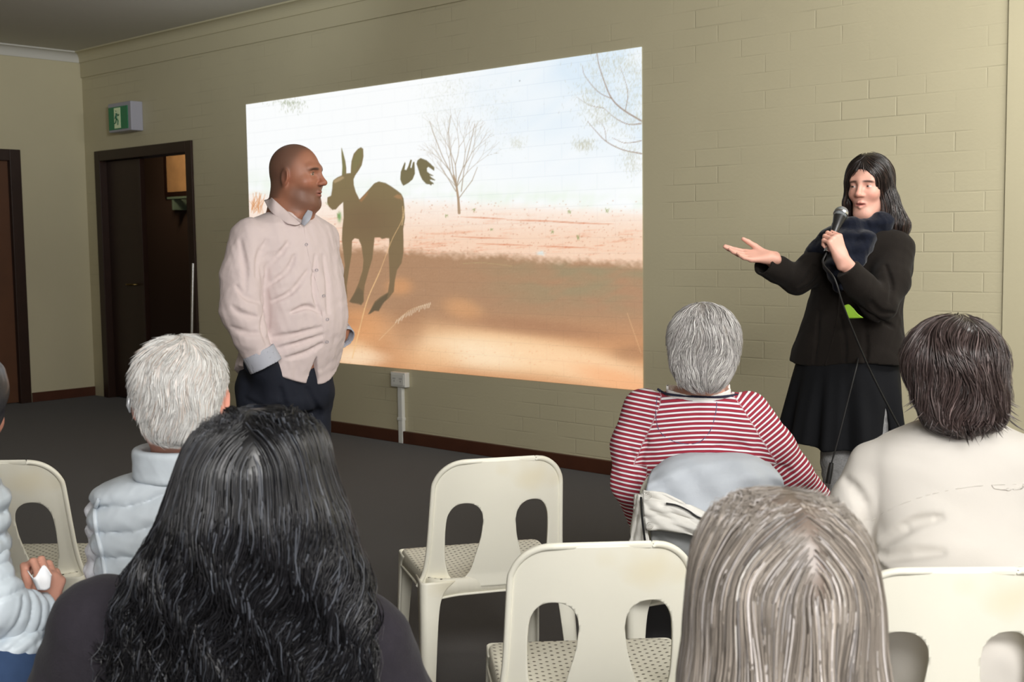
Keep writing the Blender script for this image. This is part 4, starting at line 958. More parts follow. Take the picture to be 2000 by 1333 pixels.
shoes(Pm, [Pm.p(526, 1128, -.07)*[1, 1, 0]+[0, 0, .08], Pm.p(594, 1128, .08)*[1, 1, 0]+[0, 0, .08]], None, m_shoe, yaw=math.radians(-100))
# ------------------------------------------------------------------ the standing woman with the microphone
Pw = Person(1665, 4.6, 'standing woman in long dark coat and navy scarf speaking into a microphone, palm out')
yw = math.radians(38); fwv = np.array([-math.sin(yw), -math.cos(yw), 0]); Hw = Head(Pw.p(1697, 369), fwv+[0, 0, -.02], scale=(.95, .98, .98), mouth_open=.003, jaw=.82, ear=.8)
thw = -yw; wx = np.array([math.cos(yw), -math.sin(yw), 0])
torso = loft(Pw.sec([(445, 1690, .11, .07, 0), (465, 1690, .15, .09, 0), (520, 1684, .16, .10, 0), (600, 1668, .13, .095, 0), (680, 1662, .165, .115, 0), (760, 1660, .16, .11, 0)], thw), k=.03)
rS, rE, rWr = Pw.p(1620, 492, .08), Pw.p(1557, 548, -.02), Pw.p(1501, 503, -.12)
lS, lE, lWr = Pw.p(1752, 500, -.10), Pw.p(1722, 600, -.26), Pw.p(1643, 505, -.30)
arms = chain([rS, rE, rWr], (.048, .038, .024), .02)+chain([lS, lE, lWr], (.048, .040, .024), .02)
h_open = hand(rWr, (-1, -.12, .10), (0, .50, -.85), (0, .85, .5), (.10, .16, .22, .26), .07, .92, thumb=((.62, .35), (.30, .05)))
mic0, mic1 = Pw.p(1619, 481, -.285), Pw.p(1645, 411, -.21); md = (mic1-mic0)/np.linalg.norm(mic1-mic0)
h_mic = hand(lWr, (-.34, .02, .93), (.42, -.90, .0), (.80, .34, .40), (1.15, 1.2, 1.25, 1.3), .0, .86, thumb=((.35, .25), (.1, .25)))
legs = []
for (a, b, c_, dd) in (((1640, 760), (1640, 900), (1642, 1098), .05), ((1700, 760), (1702, 900), (1706, 1098), -.06)):
    legs += chain([Pw.p(*a, dd), Pw.p(*b, dd), Pw.p(*c_, dd)], (.075, .052, .038), .02)
neck = [cap(Pw.p(1699, 395, .01), Pw.p(1694, 460, .01), .047, .052, .02)]
Pw.add('body', [Hw.prim(.015)]+neck+[torso]+arms+legs+h_open+h_mic, m_skin, .003, colfn=lambda V: Hw.color(V, SK_W, lin(186, 110, 102), lin(58, 40, 34), eyes=(.05, .035, .03), gaze=(.30, 0), ruddy=.35, browh=.0042, brow_ang=-.05))
# coat
m_coat = node_mat('dark_wool_coat', lin(31, 27, 24), .92, .12, noise=(30, .15), bump=(220, .25, .003), sheen=.04)
co_t = loft(Pw.sec([(443, 1692, .09, .07, 0), (456, 1692, .145, .095, 0), (480, 1690, .182, .115, 0), (530, 1684, .185, .125, 0), (590, 1670, .180, .122, 0), (650, 1661, .200, .13, 0), (700, 1656, .222, .14, 0), (735, 1654, .23, .145, 0)], thw), k=.03, n=2.3, round_=.006)
co_r = chain([Pw.p(1622, 494, .06), Pw.p(1588, 525, .01), Pw.p(1556, 547, -.02), Pw.p(1520, 527, -.07), Pw.p(1491, 514, -.11)], (.072, .062, .056, .050, .046), .02)
co_l = chain([Pw.p(1746, 492, -.09), Pw.p(1740, 550, -.18), Pw.p(1718, 596, -.25), Pw.p(1682, 560, -.28), Pw.p(1655, 526, -.29)], (.072, .066, .060, .052, .045), .022)
cbase = union([co_t]+co_r+co_l); armr = union(co_r); arml = union(co_l)
zhem = Pw.z(716); dr_ = Pw.p(1491, 514, -.11)-Pw.p(1520, 527, -.07); dr_ /= np.linalg.norm(dr_); dl_ = Pw.p(1655, 526, -.29)-Pw.p(1682, 560, -.28); dl_ /= np.linalg.norm(dl_)
cr_w = creases(cbase, [[(1590, 520), (1575, 545), (1560, 560)], [(1600, 540), (1580, 560), (1560, 568)], [(1640, 620), (1650, 670), (1650, 712)], [(1700, 590), (1720, 610), (1745, 612)], [(1680, 600), (1710, 622), (1745, 640)], [(1600, 610), (1596, 660), (1590, 712)], [(1730, 520), (1742, 560), (1738, 590)], [(1690, 640), (1692, 680), (1690, 712)]], 4.1, 4.9, .007)
cw0 = Pw.p(1656, 600)
def coat_post(P, d):
    d = d-.003*fnoise(P*[1, 1, .6], 7, 21); m = np.abs(d) < .03
    if m.any(): d[m] = smax(d[m], -cr_w(P[m]), .012)
    u = (P-cw0)@wx
    a, b = armr(P), arml(P); cut = zhem-P[:, 2]+.01*np.sin(u*14)
    ra = (P-Pw.p(1491, 514, -.11))@dr_; rb = (P-Pw.p(1655, 526, -.29))@dl_
    d = np.maximum(d, np.where(a < .01, ra-.002, np.where(b < .01, rb-.002, cut)))
    hollow = np.where(a < .01, np.linalg.norm(P-Pw.p(1491, 514, -.11)-ra[:, None]*dr_, axis=1)-.038, 1); hollow = np.where(ra > -.02, hollow, 1)
    return np.maximum(d, -hollow)
Pw.add('coat', [co_t]+co_r+co_l, m_coat, .0045, post=coat_post)
cof = lambda P: coat_post(P, cbase(P))
# front edge and lapel line of the coat, pocket flap
for L_ in ([(1640, 560), (1636, 620), (1622, 680), (1612, 714)],):
    pts = np.array([hit(cof, x, y, 4.1, 4.9)+[0, -.001, 0] for x, y in crom(L_, 20)]); V, F = tube_arr(pts, .004, 6); npmesh('coat_front_edge', V-Pw.r, F, m_coat, Pw.o)
# skirt
m_skirt = node_mat('black_skirt', lin(19, 20, 23), .9, .2, noise=(10, .2), bump=(40, .2, .004))
sk = loft(Pw.sec([(690, 1656, .19, .13, 0), (760, 1650, .215, .15, 0), (830, 1644, .235, .165, 0), (885, 1640, .25, .175, 0), (900, 1640, .25, .175, 0)], thw), k=.02, n=2.2, round_=.004)
sc0 = Pw.p(1644, 800); z872 = Pw.z(868)
slx = Pw.p(1703, 860)[0]
def sk_post(P, d):
    q = P-sc0; u = q@wx; ang = np.arctan2(q@fwv, u); k = np.clip((Pw.z(715)-P[:, 2])/.3, 0, 1)
    d = d-k*(.012*np.sin(ang*9+1.2)+.006*np.sin(ang*17))
    zh = z872-.018*np.sin(ang*1.0+.6)+.006*np.sin(ang*7)
    d = np.maximum(d, zh-P[:, 2]); w = np.clip((Pw.z(790)-P[:, 2])/.16, 0, 1)*.026
    sl = np.where((q@fwv > 0), np.abs(P[:, 0]-slx)-w, 1); d = np.maximum(d, np.where(P[:, 2] < Pw.z(790), -sl, -1))
    return np.maximum(d, -(d+.012)-0*w) if False else d
Pw.add('skirt', [sk], m_skirt, .005, post=sk_post)
# grey knitted leggings and boots
m_leg = node_mat('grey_knit', lin(150, 150, 150), .95, .1, noise=(160, .35), bump=(200, .5, .004))
lg = []
for (a, b, c_, dd) in (((1644, 800), (1642, 900), (1642, 990), -.03), ((1700, 780), (1700, 900), (1702, 990), -.09)): lg += chain([Pw.p(*a, dd), Pw.p(*b, dd), Pw.p(*c_, dd)], (.085, .074, .062), .01)
Pw.add('leggings', lg, m_leg, .005, post=lambda P, d: np.maximum(d-.003*fnoise(P, 20, 2), P[:, 2]-Pw.z(775)))
bo = []
for (a, b, dd) in (((1642, 965), (1642, 1090), -.03), ((1702, 965), (1704, 1090), -.09)):
    q0, q1 = Pw.p(*a, dd), Pw.p(*b, dd); bo.append(('boot', [cap(q0, q1*[1, 1, 0]+[0, 0, .09], .064, .052, .02), cap(q1*[1, 1, 0]+[0, 0, .045], q1*[1, 1, 0]+[0, 0, .035]+fwv*.15, .045, .034, .03)]))
for nm, pr in bo: Pw.add(nm, pr, m_shoe, .006, post=lambda P, d: np.maximum(np.maximum(d, .001-P[:, 2]), P[:, 2]-Pw.z(965)))
# scarf: loops round the neck and falls over one shoulder
m_scarf = node_mat('navy_scarf', lin(17, 21, 33), .95, .12, noise=(14, .25), bump=(110, .35, .005), sheen=.15)
ring = []
ctr = Pw.p(1690, 440, .0)
for k in range(15):
    a = 2*math.pi*k/14; ring.append(ctr+wx*math.cos(a)*.080+fwv*math.sin(a)*.078+np.array([0, 0, .012*math.cos(a)-.028*math.sin(a)]))
sp1 = chain(ring, [.040+.006*math.sin(k*2.1) for k in range(15)], .016)
ring2 = [q+fwv*.02+np.array([0, 0, -.055]) for q in ring]; sp1 += chain([ring2[i] for i in range(2, 14)], [.036]*12, .014)
sp1 += chain([Pw.p(1660, 445, -.09), Pw.p(1625, 470, -.02), Pw.p(1597, 492, .02), Pw.p(1590, 498, .08)], (.045, .048, .040, .036), .02)
sp1 += chain([Pw.p(1655, 470, -.12), Pw.p(1638, 520, -.15), Pw.p(1640, 556, -.15)], (.045, .050, .030), .02)+chain([Pw.p(1690, 470, -.14), Pw.p(1668, 520, -.17)], (.04, .03), .02)
def scf_post(P, d):
    q = P-ctr; a = np.arctan2(q@fwv, q@wx); return d-.0028*np.sin(P[:, 2]*120+2.2*np.sin(a*3)+a*3)-.004*fnoise(P, 12, 5)
Pw.add('scarf', sp1, m_scarf, .004, post=scf_post)
# green tag sticking out at the elbow
q_ = [Pw.p(1650, 600, -.24), Pw.p(1658, 594, -.25), Pw.p(1676, 612, -.26), Pw.p(1684, 621, -.24)]
patch('green_leaflet', [[Pw.p(1649, 597, -.26), Pw.p(1658, 595, -.27), Pw.p(1668, 604, -.28)], [Pw.p(1652, 610, -.265), Pw.p(1663, 609, -.275), Pw.p(1676, 614, -.285)], [Pw.p(1657, 622, -.265), Pw.p(1668, 622, -.275), Pw.p(1686, 621, -.285)]], node_mat('lime_green_card', lin(150, 196, 60), .5, .4), Pw.o, 10, 10, .003, Pw.r)
# hair
def whair(q):
    x, y, z = q.T
    d = ell((.004, -.020, .040), (.092, .106, .098)).fn(q)
    for c in chain([(-.066, -.01, .02), (-.080, -.012, -.05), (-.096, -.010, -.11), (-.122, -.010, -.150), (-.132, -.005, -.175)], (.026, .030, .038, .036, .016), .02)+chain([(.062, .01, .02), (.070, .02, -.05), (.078, .02, -.10), (.084, .02, -.13)], (.022, .020, .016, .008), .02)+[cap((0, -.07, 0), (-.03, -.085, -.15), .064, .058)]: d = smin(d, c.fn(q), .025)
    face = (np.sqrt(((x-.004)/.0575)**2+((z+.022)/.096)**2)-1)*.0575; face = np.maximum(face, .012-y)
    return smax(d, -face, .008)
hv = Hw.localize(whair, .30); C_DB = lin(34, 27, 25)
Pw.add('hair', [hv], m_hair_dark, .004, colfn=lambda V: np.tile(np.array(C_DB)*.7, (len(V), 1)), bb=(Hw.o-.3, Hw.o+.25))
hfn = hv.fn; crown = Hw.w1(.0, .03, .128)
rt = sample_scalp(hfn, Hw, 2600, lambda q: (q[:, 2] > .0) & (q[:, 1] < .07), seed=4)
def wdir(P, g, t):
    r = P-crown; r[:, 2] *= .3; r -= 0; r /= np.linalg.norm(r, axis=1, keepdims=True)+1e-6; q = Hw.loc(P); back = -Hw.M[:, 1]*np.clip((q[:, 1]-.0)/.05, 0, 1)[:, None]*np.clip((q[:, 2]-.02)/.05, 0, 1)[:, None]
    return r*.7*max(0, 1-t*2)+back*1.0+np.array([0, 0, -1.0])
S_, N_ = march(hfn, rt, wdir, 26, .0125, RNG.uniform(-.004, .005, len(rt)))
S_ = wavy(S_, N_, .007, 2.2); S_, _b = clumped(S_, 90, .5, 1)
strands('hair_locks', S_, N_, RNG.uniform(.0009, .0020, len(rt)), m_hair_dark, Pw.o, Pw.r, greys(len(rt), C_DB, .3, lin(70, 52, 44)))
V, F = box_arr(-.012, .012, -.004, .004, -.030, .030); cl = Hw.wor((V@frame((.3, 1, .8))*1.0)+[.0, -.104, .072])
npmesh('hair_clip', cl-Pw.r, F, m_shoe, Pw.o, smooth=False)

# microphone and its lead: a thing of its own, held in her hand
mo = empty('microphone', W(mic0), PHI); tag(mo, 'black handheld microphone with silver ball grille held at her mouth', 'microphone')
m_mblack = node_mat('mic_black', lin(34, 34, 34), .35, .5); m_grille = node_mat('mic_grille', lin(150, 155, 158), .35, .5, .8, bump=(900, 1.0, .002)); m_chr = node_mat('chrome', lin(200, 200, 205), .15, .5, 1.0)
L_ = np.linalg.norm(mic1-mic0)
ts = np.linspace(0, 1, 12); V, F = tube_arr(np.array([md*L_*t*.80 for t in ts]), [.0115, .012, .0122, .0125, .013, .0135, .0142, .015, .0165, .0185, .021, .0235], 20); npmesh('mic_body', V, F, m_mblack, mo)
def sph(c, r, n=24):
    t = np.linspace(0, math.pi, n); P = np.array([np.asarray(c)+md*(-r*math.cos(a)) for a in t]); return tube_arr(P, [max(1e-4, r*math.sin(a)) for a in t], 26)
V, F = sph(md*(L_*.80+.018), .0262); npmesh('grille', V, F, m_grille, mo)
V, F = tube_arr([md*(L_*.80+.011), md*(L_*.80+.019)], .0272, 26); npmesh('grille_band', V, F, m_chr, mo)
V, F = tube_arr([-md*.028, md*.002], .0105, 16); npmesh('plug', V, F, m_chr, mo)
cbm = node_mat('black_rubber', lin(26, 26, 26), .5, .4)
p0 = mic0-md*.028
lead = crom([p0, p0-md*.05+[0, -.01, 0], Pw.p(1630, 545, -.40), Pw.p(1648, 600, -.40), Pw.p(1680, 680, -.36), Pw.p(1712, 750, -.33), Pw.p(1765, 850, -.3), Pw.p(1830, 960, -.3), Pw.p(1900, 1060, -.35), W((0, 0, 0))[:] if False else Pw.p(1960, 1100, -.6)*[1, 1, 0]+[0, 0, .006]], 80)
V, F = tube_arr(lead-(mic0), .0034, 8); npmesh('microphone_lead', V, F, cbm, mo)
# second lead hanging in front of the skirt with its connector
q0 = hit(lambda P: np.minimum(cof(P), sk_post(P, sk.fn(P))), 1676, 700, 4.1, 4.9)
l2 = crom([q0+[0, .0, .0], Pw.p(1672, 720, -.27), Pw.p(1652, 800, -.29), Pw.p(1634, 870, -.3), Pw.p(1624, 905, -.3)], 40)
lo2 = empty('hanging_lead', W(l2[-1]), PHI); tag(lo2, 'thin black cable hanging down her skirt to a long black connector', 'cable')
V, F = tube_arr(l2-l2[-1], .003, 8); npmesh('cable', V, F, cbm, lo2)
e1 = Pw.p(1617, 945, -.3); V, F = tube_arr([np.zeros(3), (e1-l2[-1])*.3, (e1-l2[-1])], [.008, .010, .010], 12); npmesh('connector', V, F, m_mblack, lo2)
V, F = tube_arr([(e1-l2[-1]), (e1-l2[-1])*1.35], .008, 12); npmesh('connector_tip', V, F, m_chr, lo2)
# ================================================================== the seated audience
def seat_body(P, H, neck, torso, arms, hands, cx, Dl, yaw=0, skin=None, h=.0045, spread=.10, reach=.40):
    lg, feet, T = seated_legs(P, cx, Dl, yaw=yaw, spread=spread, reach=reach)
    P.seated = 1; P.add('body', [H.prim(.015)]+neck+[clipz(torso, .46)]+arms+hands+lg, m_skin, h, colfn=lambda V: H.color(V, SK_A if skin is None else skin, lin(190, 120, 110), lin(150, 140, 130), ruddy=.5)); return lg, feet
m_denim = node_mat('blue_denim', lin(58, 78, 112), .9, .2, noise=(40, .15), bump=(150, .2, .002))
m_greytr = node_mat('grey_trousers', lin(92, 92, 96), .9, .2)
def bottoms(P, cx, Dl, mat, yaw=0, spread=.10, r=(.105, .09, .075), reach=.40, shoe=None):
    D1_ = Dl+.22
    lg, feet, T = seated_legs(P, cx, Dl, yaw=yaw, spread=spread, r=r, reach=reach)
    P.add('trousers', lg+[cap(T(-.09, .0, .545), T(.09, .0, .545), .10, .10, .04)], mat, .008, post=lambda Q, d: np.maximum(np.maximum(d, .06-Q[:, 2]), np.where(Q[:, 1] < D1_, .442-Q[:, 2], -1))); shoes(P, feet, None, shoe or m_shoe, yaw)

# ---------------- white-haired person in the pale quilted vest
Pa = Person(372, 2.36, 'seated person with short white hair, hearing aid and pale blue quilted vest, seen from behind')
ya = math.radians(8); Ha = Head(Pa.p(352, 785, -.06), (math.sin(-ya), math.cos(-ya), -.12), scale=(1.04, .97, .95), ear=1.1)
AV = lin(192, 200, 207)
tz = Pa.z
sec_a = [(900, 372, .085, .07, -.02), (925, 372, .13, .09, -.01), (955, 374, .185, .11, 0), (1000, 376, .195, .12, 0), (1100, 380, .185, .13, 0), (1220, 380, .18, .14, .02), (1330, 380, .18, .15, .04)]
torso = loft(Pa.sec([(r[0], r[1], r[2]*.78, r[3]*.72, r[4]) for r in sec_a]), k=.03)
neck = [cap(Pa.p(350, 800, -.04), Pa.p(366, 920, .0), .058, .064, .02)]
lA = [Pa.p(224, 1000, .03), Pa.p(220, 1120, .05), Pa.p(240, 1230, .25)]; rA = [Pa.p(545, 990, .03), Pa.p(555, 1120, .05), Pa.p(520, 1230, .25)]
arms = chain(lA, (.034, .032, .026), .02)+chain(rA, (.034, .032, .026), .02)
hands = hand(lA[2], (.3, .9, 0), (0, 0, 1), (1, 0, 0))+hand(rA[2], (-.3, .9, 0), (0, 0, 1), (-1, 0, 0))
seat_body(Pa, Ha, neck, torso, arms, hands, Pa.r[0]+.02, 2.36, skin=lin(222, 168, 150))
m_vest = node_mat('pale_blue_quilted_nylon', AV, .42, .45, noise=(5, .04), bump=(70, .12, .004))
m_ruf = node_mat('white_crinkled_cotton', lin(214, 216, 222), .8, .25, bump=(40, .4, .008))
vl = loft(Pa.sec(sec_a), k=.03, n=2.3, round_=.01); vc = Pa.p(374, 1000)
def quilt(P, d, xc, per, amp, slope, z0=0):
    x = P[:, 0]-xc; s = P[:, 2]+slope*np.abs(x)-.35*x*x+.0035*np.sin(x*38+P[:, 2]*5)-z0; w = np.abs(np.sin(math.pi*s/per))
    pk = .0018*np.sin((P[:, 0]*1.0+P[:, 1])*170+6*np.sin(s*30))*np.exp(-(w/.5)**2)
    return d-amp*(w**.55-.5)-pk*1.0-.0015*fnoise(P, 14, 6)
Pa.add('vest', [vl], m_vest, .0035, post=lambda P, d: np.maximum(quilt(P, d, vc[0], .049, .012, .30), P[:, 2]-tz(918)*1.0-0*P[:, 0]))
col_c = [Pa.p(368, y, -.01) for y in (868, 925)]
def collar_post(P, d):
    q = P-(col_c[0]+col_c[1])/2; r = np.hypot(q[:, 0]/.094, (q[:, 1]+.01)/.088); top = col_c[0][2]-.010*np.abs(q[:, 0]/.09)*0; bot = col_c[1][2]-.006
    sh = np.abs(r-1)*.088-.010-.0015*fnoise(P, 16, 3); zz = np.maximum(P[:, 2]-top, bot-P[:, 2]); return smax(sh, zz, .012)
Pa.add('collar', [cap(col_c[0], col_c[1], .12, .12)], m_vest, .0035, post=collar_post)
def ruf_post(P, d): return d-.0035*np.sin(P[:, 2]*150+3*np.sin(P[:, 0]*30+P[:, 1]*22))-.003*fnoise(P, 22, 8)
Pa.add('sleeve', chain([lA[0], lA[1], lA[2]], (.054, .050, .042), .02), m_ruf, .004, post=ruf_post)
Pa.add('sleeve', chain([rA[0], rA[1], rA[2]], (.058, .054, .045), .02), m_ruf, .005, post=ruf_post)
vf = lambda P: quilt(P, vl.fn(P), vc[0], .049, .011, .30)
pip = np.array([hit(vf, x, y, 2.1, 2.6)+[-.002, -.003, 0] for x, y in crom([(196, 975), (188, 1000), (192, 1040), (203, 1085), (210, 1130), (213, 1170)], 30)]); V, F = tube_arr(pip, .0045, 8); npmesh('armhole_piping', V-Pa.r, F, m_vest, Pa.o)
bottoms(Pa, Pa.r[0]+.02, 2.36, m_greytr)
hat = V, F = tube_arr(Ha.wor([(-.083, -.022, .022), (-.087, -.028, .012), (-.088, -.030, -.004), (-.086, -.024, -.018)]), [.002, .0042, .0045, .002], 8)
npmesh('hearing_aid', V-Pa.r, F, node_mat('silver_plastic', lin(170, 172, 175), .3, .5, .4), Pa.o)
def ahair(q):
    x, y, z = q.T; d = ell((0, -.014, .044), (.084, .100, .090)).fn(q); d = smin(d, ell((0, -.045, -.02), (.064, .054, .07)).fn(q), .03)
    d = smax(d, (y-.010)-(z-.0)*1.1*(z > 0), .012); d = smax(d, -z-.082, .01)
    for s in (-1, 1): d = smax(d, -(np.linalg.norm((q-A3(s*.088, .0, -.002))/A3(1, 1, 1.35), axis=1)-.032), .006)
    return d
hv = Ha.localize(ahair, .2); C_W = lin(226, 225, 222)
Pa.add('hair', [hv], m_hair, .0035, colfn=lambda V: np.tile(np.array(lin(214, 206, 200)), (len(V), 1)), post=lambda P, d: d-.0015*fnoise(P, 22, 3), bb=(Ha.o-.22, Ha.o+.22))
hfn = hv.fn; crown = Ha.w1(.004, -.04, .135)
rt = sample_scalp(hfn, Ha, 9000, lambda q: (q[:, 1] < .07) & ~((np.abs(q[:, 0]) > .05) & (q[:, 2] < .02) & (q[:, 1] > -.03)), seed=9)
def adir(P, g, t):
    r = P-crown; r /= np.linalg.norm(r, axis=1, keepdims=True)+1e-6; sw = np.cross(r, g); n_ = np.stack([np.sin(P[:, 2]*46+P[:, 0]*30), np.cos(P[:, 0]*52), np.sin(P[:, 0]*41+P[:, 1]*37)], 1)
    return r+.45*sw+.32*n_+np.array([.1, 0, -.25])
S_, N_ = march(hfn, rt, adir, 7, .0062, RNG.uniform(-.002, .004, len(rt)), lift=lambda t: .006*t*t)
S_, _b = clumped(S_, 900, .55, 3)
S_ = S_+np.repeat(RNG.randn(len(rt), 1, 3)*.0010, 7, 1)*np.linspace(0, 1.6, 7)[None, :, None]
strands('hair_locks', S_, N_, RNG.uniform(.0006, .0012, len(rt)), m_hair, Pa.o, Pa.r, greys(len(rt), C_W, .08, lin(210, 196, 186), pstreak=.12), sides=3)

# ---------------- person with long curly black hair and dark jumper
Pb = Person(450, 1.80, 'seated person with long wavy black hair and charcoal jumper, seen from behind, lower left')
Hb = Head(Pb.p(502, 975, -.065), (.03, 1, -.10), scale=.93)
sec_b = [(1120, 450, .07, .06, 0), (1160, 448, .13, .09, 0), (1200, 446, .19, .11, .01), (1260, 445, .215, .12, .01), (1360, 445, .22, .13, .03), (1500, 445, .21, .14, .06)]
torso = loft(Pb.sec([(r[0], r[1], r[2]*.85, r[3]*.8, r[4]) for r in sec_b]), k=.03)
lA = [Pb.p(196, 1235, .02), Pb.p(120, 1440, .06), Pb.p(260, 1480, .30)]; rA = [Pb.p(706, 1260, .02), Pb.p(800, 1450, .06), Pb.p(640, 1480, .30)]
seat_body(Pb, Hb, [cap(Pb.p(498, 950, -.03), Pb.p(455, 1140, 0), .052, .06, .02)], torso, chain(lA, (.045, .04, .03), .02)+chain(rA, (.045, .04, .03), .02),
          hand(lA[2], (.5, .8, 0), (0, 0, 1), (1, 0, 0))+hand(rA[2], (-.5, .8, 0), (0, 0, 1), (-1, 0, 0)), Pb.r[0], 1.82, h=.006, reach=.24)
m_jump = node_mat('charcoal_knit_jumper', lin(46, 43, 49), .95, .12, noise=(70, .2), bump=(260, .35, .003), sheen=.06)
Pb.add('jumper', [loft(Pb.sec(sec_b), k=.03, n=2.2)]+chain([Pb.p(205, 1232, .02), Pb.p(120, 1440, .06), Pb.p(250, 1480, .28)], (.085, .075, .055), .04)+chain([Pb.p(700, 1262, .02), Pb.p(790, 1450, .06), Pb.p(650, 1480, .28)], (.085, .075, .055), .04), m_jump, .006, post=lambda P, d: d-.004*fnoise(P, 6, 12))
bottoms(Pb, Pb.r[0], 1.82, m_denim, reach=.24)
hs = [(802, 512, .030, .035, -.06), (812, 510, .055, .06, -.06), (832, 508, .080, .088, -.06), (865, 504, .096, .104, -.06), (905, 500, .104, .112, -.065), (950, 498, .114, .112, -.07), (1000, 497, .126, .108, -.08), (1060, 490, .142, .10, -.085), (1120, 480, .160, .09, -.09), (1200, 472, .176, .075, -.09), (1280, 468, .182, .065, -.09), (1400, 465, .182, .06, -.08), (1480, 465, .16, .05, -.08)]
hl = loft(Pb.sec(hs), k=.02, n=2.15, round_=.012); 
def bh(P): return hl.fn(P)-.004*fnoise(P*[1, 1, .7], 9, 31)*np.clip((Pb.z(900)-P[:, 2])/.1, 0, 1)
C_B = lin(30, 30, 33)
Pb.add('hair', [Prim(lambda P: bh(P), hl.c, hl.R, .02)], m_hair_dark, .006, colfn=lambda V: np.tile(np.array(C_B)*.5, (len(V), 1)))
r_ = np.random.RandomState(21); n = 8000
part = [Pb.p(507, 806, -.02), Pb.p(500, 818, -.09), Pb.p(497, 850, -.15)]
def vol_roots(fn, ctr, n, zlow, r_, keep=None):
    d = r_.randn(n*6, 3); d /= np.linalg.norm(d, axis=1, keepdims=True); d[:, 1] -= .25; d /= np.linalg.norm(d, axis=1, keepdims=True); P = ctr+d*.30
    for _ in range(40): v = fn(P); P = P-d*np.clip(v, -.03, .03)[:, None]*.8
    m = (np.abs(fn(P)) < .01) & (P[:, 2] > zlow) & (P[:, 1] < ctr[1]+.035); return P[m][:n]
rt = np.concatenate([vol_roots(bh, Hb.o, int(n*.75), Pb.z(960), r_), vol_roots(bh, Hb.o-[0, 0, .10], int(n*.25), Pb.z(1120), r_)]); n = len(rt)
def bdir(P, g, t):
    x = P[:, 0]-np.interp(P[:, 2], [part[2][2], part[0][2]], [part[2][0], part[0][0]]); o = np.zeros_like(P)
    top = np.clip((P[:, 2]-Pb.z(870))/.05, 0, 1); o[:, 0] = np.sign(x+1e-6)*top*1.1; o[:, 1] = -.6*top; o[:, 2] = -1.0
    cu = np.clip((Pb.z(930)-P[:, 2])/.12, 0, 1)[:, None]
    return o+.55*cu*np.stack([np.sin(P[:, 2]*34+P[:, 0]*60), np.cos(P[:, 2]*31+P[:, 0]*47)*.5, 0*P[:, 0]], 1)
lv = r_.uniform(-.010, .007, n)
S_, N_ = march(bh, rt, bdir, 44, .0130*r_.uniform(.85, 1.12, n), lv, lift=lambda t: .004*math.sin(t*9))
ph = (np.floor(S_[:, 4, 0]/.011)*2.3+np.floor(S_[:, 4, 1]/.02)*1.1+r_.randn(n)*.5)
t_ = np.clip((Pb.z(900)-S_[..., 2])/.18, 0, 1)[..., None]; W_ = wavy(S_, N_, .016, 6.0, ph, pw=.3); S_ = S_*(1-t_)+W_*t_
S_, _b = clumped(S_, 420, .62, 5, .8)
strands('hair_locks', S_, N_, r_.uniform(.0007, .0020, n), m_hair_dark, Pb.o, Pb.r, greys(n, C_B, .35, lin(74, 77, 84), pstreak=.12), flat=.4, sides=3)  # scattered blue-grey strands paint the sheen into the black hair
# loose curls lying out over the left shoulder
n2_ = 90; q0 = np.array([Pb.p(x, y, -.12) for x, y in zip(r_.uniform(280, 420, n2_), r_.uniform(1150, 1250, n2_))]); Ls = []
jf = union([loft(Pb.sec(sec_b), k=.03, n=2.2)]+chain([Pb.p(205, 1232, .02), Pb.p(120, 1440, .06)], (.085, .075), .04))
for _ in range(20): g = grad(jf, q0, .003); q0 = q0-g*np.clip(jf(q0)-.006, -.02, .02)[:, None]
S_, N_ = march(jf, q0, lambda P, g, t: np.array([-1.0, 0, -.35])+.5*np.stack([0*P[:, 0], 0*P[:, 0], np.sin(P[:, 0]*70+P[:, 1]*40)], 1), 16, .0075, r_.uniform(.003, .014, n2_)); S_ = wavy(S_, N_, .008, 2.5)
strands('loose_curls', S_, N_, r_.uniform(.0012, .0028, n2_), m_hair_dark, Pb.o, Pb.r, greys(n2_, C_B, .3), flat=.4)

# ---------------- person in the foreground with long straight grey hair
Pc = Person(1530, 1.50, 'seated person with long straight grey-streaked hair in the right foreground, seen from behind')
Hc = Head(Pc.p(1532, 1168, -.085), (.02, 1, -.08), scale=.95)
sec_c = [(1330, 1532, .07, .06, 0), (1390, 1532, .16, .09, 0), (1460, 1532, .20, .11, 0), (1600, 1532, .19, .12, .02), (1750, 1532, .18, .13, .04)]
torso = loft(Pc.sec([(r[0], r[1], r[2]*.85, r[3]*.8, r[4]) for r in sec_c]), k=.03)
lA = [Pc.p(1250, 1450, .02), Pc.p(1230, 1700, .06), Pc.p(1380, 1760, .30)]; rA = [Pc.p(1815, 1450, .02), Pc.p(1830, 1700, .06), Pc.p(1680, 1760, .30)]
seat_body(Pc, Hc, [cap(Pc.p(1535, 1120, -.04), Pc.p(1532, 1370, 0), .052, .06, .02)], torso, chain(lA, (.045, .04, .03), .02)+chain(rA, (.045, .04, .03), .02),
          hand(lA[2], (.5, .8, 0), (0, 0, 1), (1, 0, 0))+hand(rA[2], (-.5, .8, 0), (0, 0, 1), (-1, 0, 0)), Pc.r[0], 1.52, h=.008)
Pc.add('jumper', [loft(Pc.sec(sec_c), k=.03, n=2.2)]+chain([lA[0], lA[1], lA[2]], (.07, .06, .05), .04)+chain(rA, (.07, .06, .05), .04), node_mat('burgundy_jumper', lin(96, 60, 66), .9, .2, bump=(200, .3, .003)), .008)
bottoms(Pc, Pc.r[0], 1.52, m_greytr)
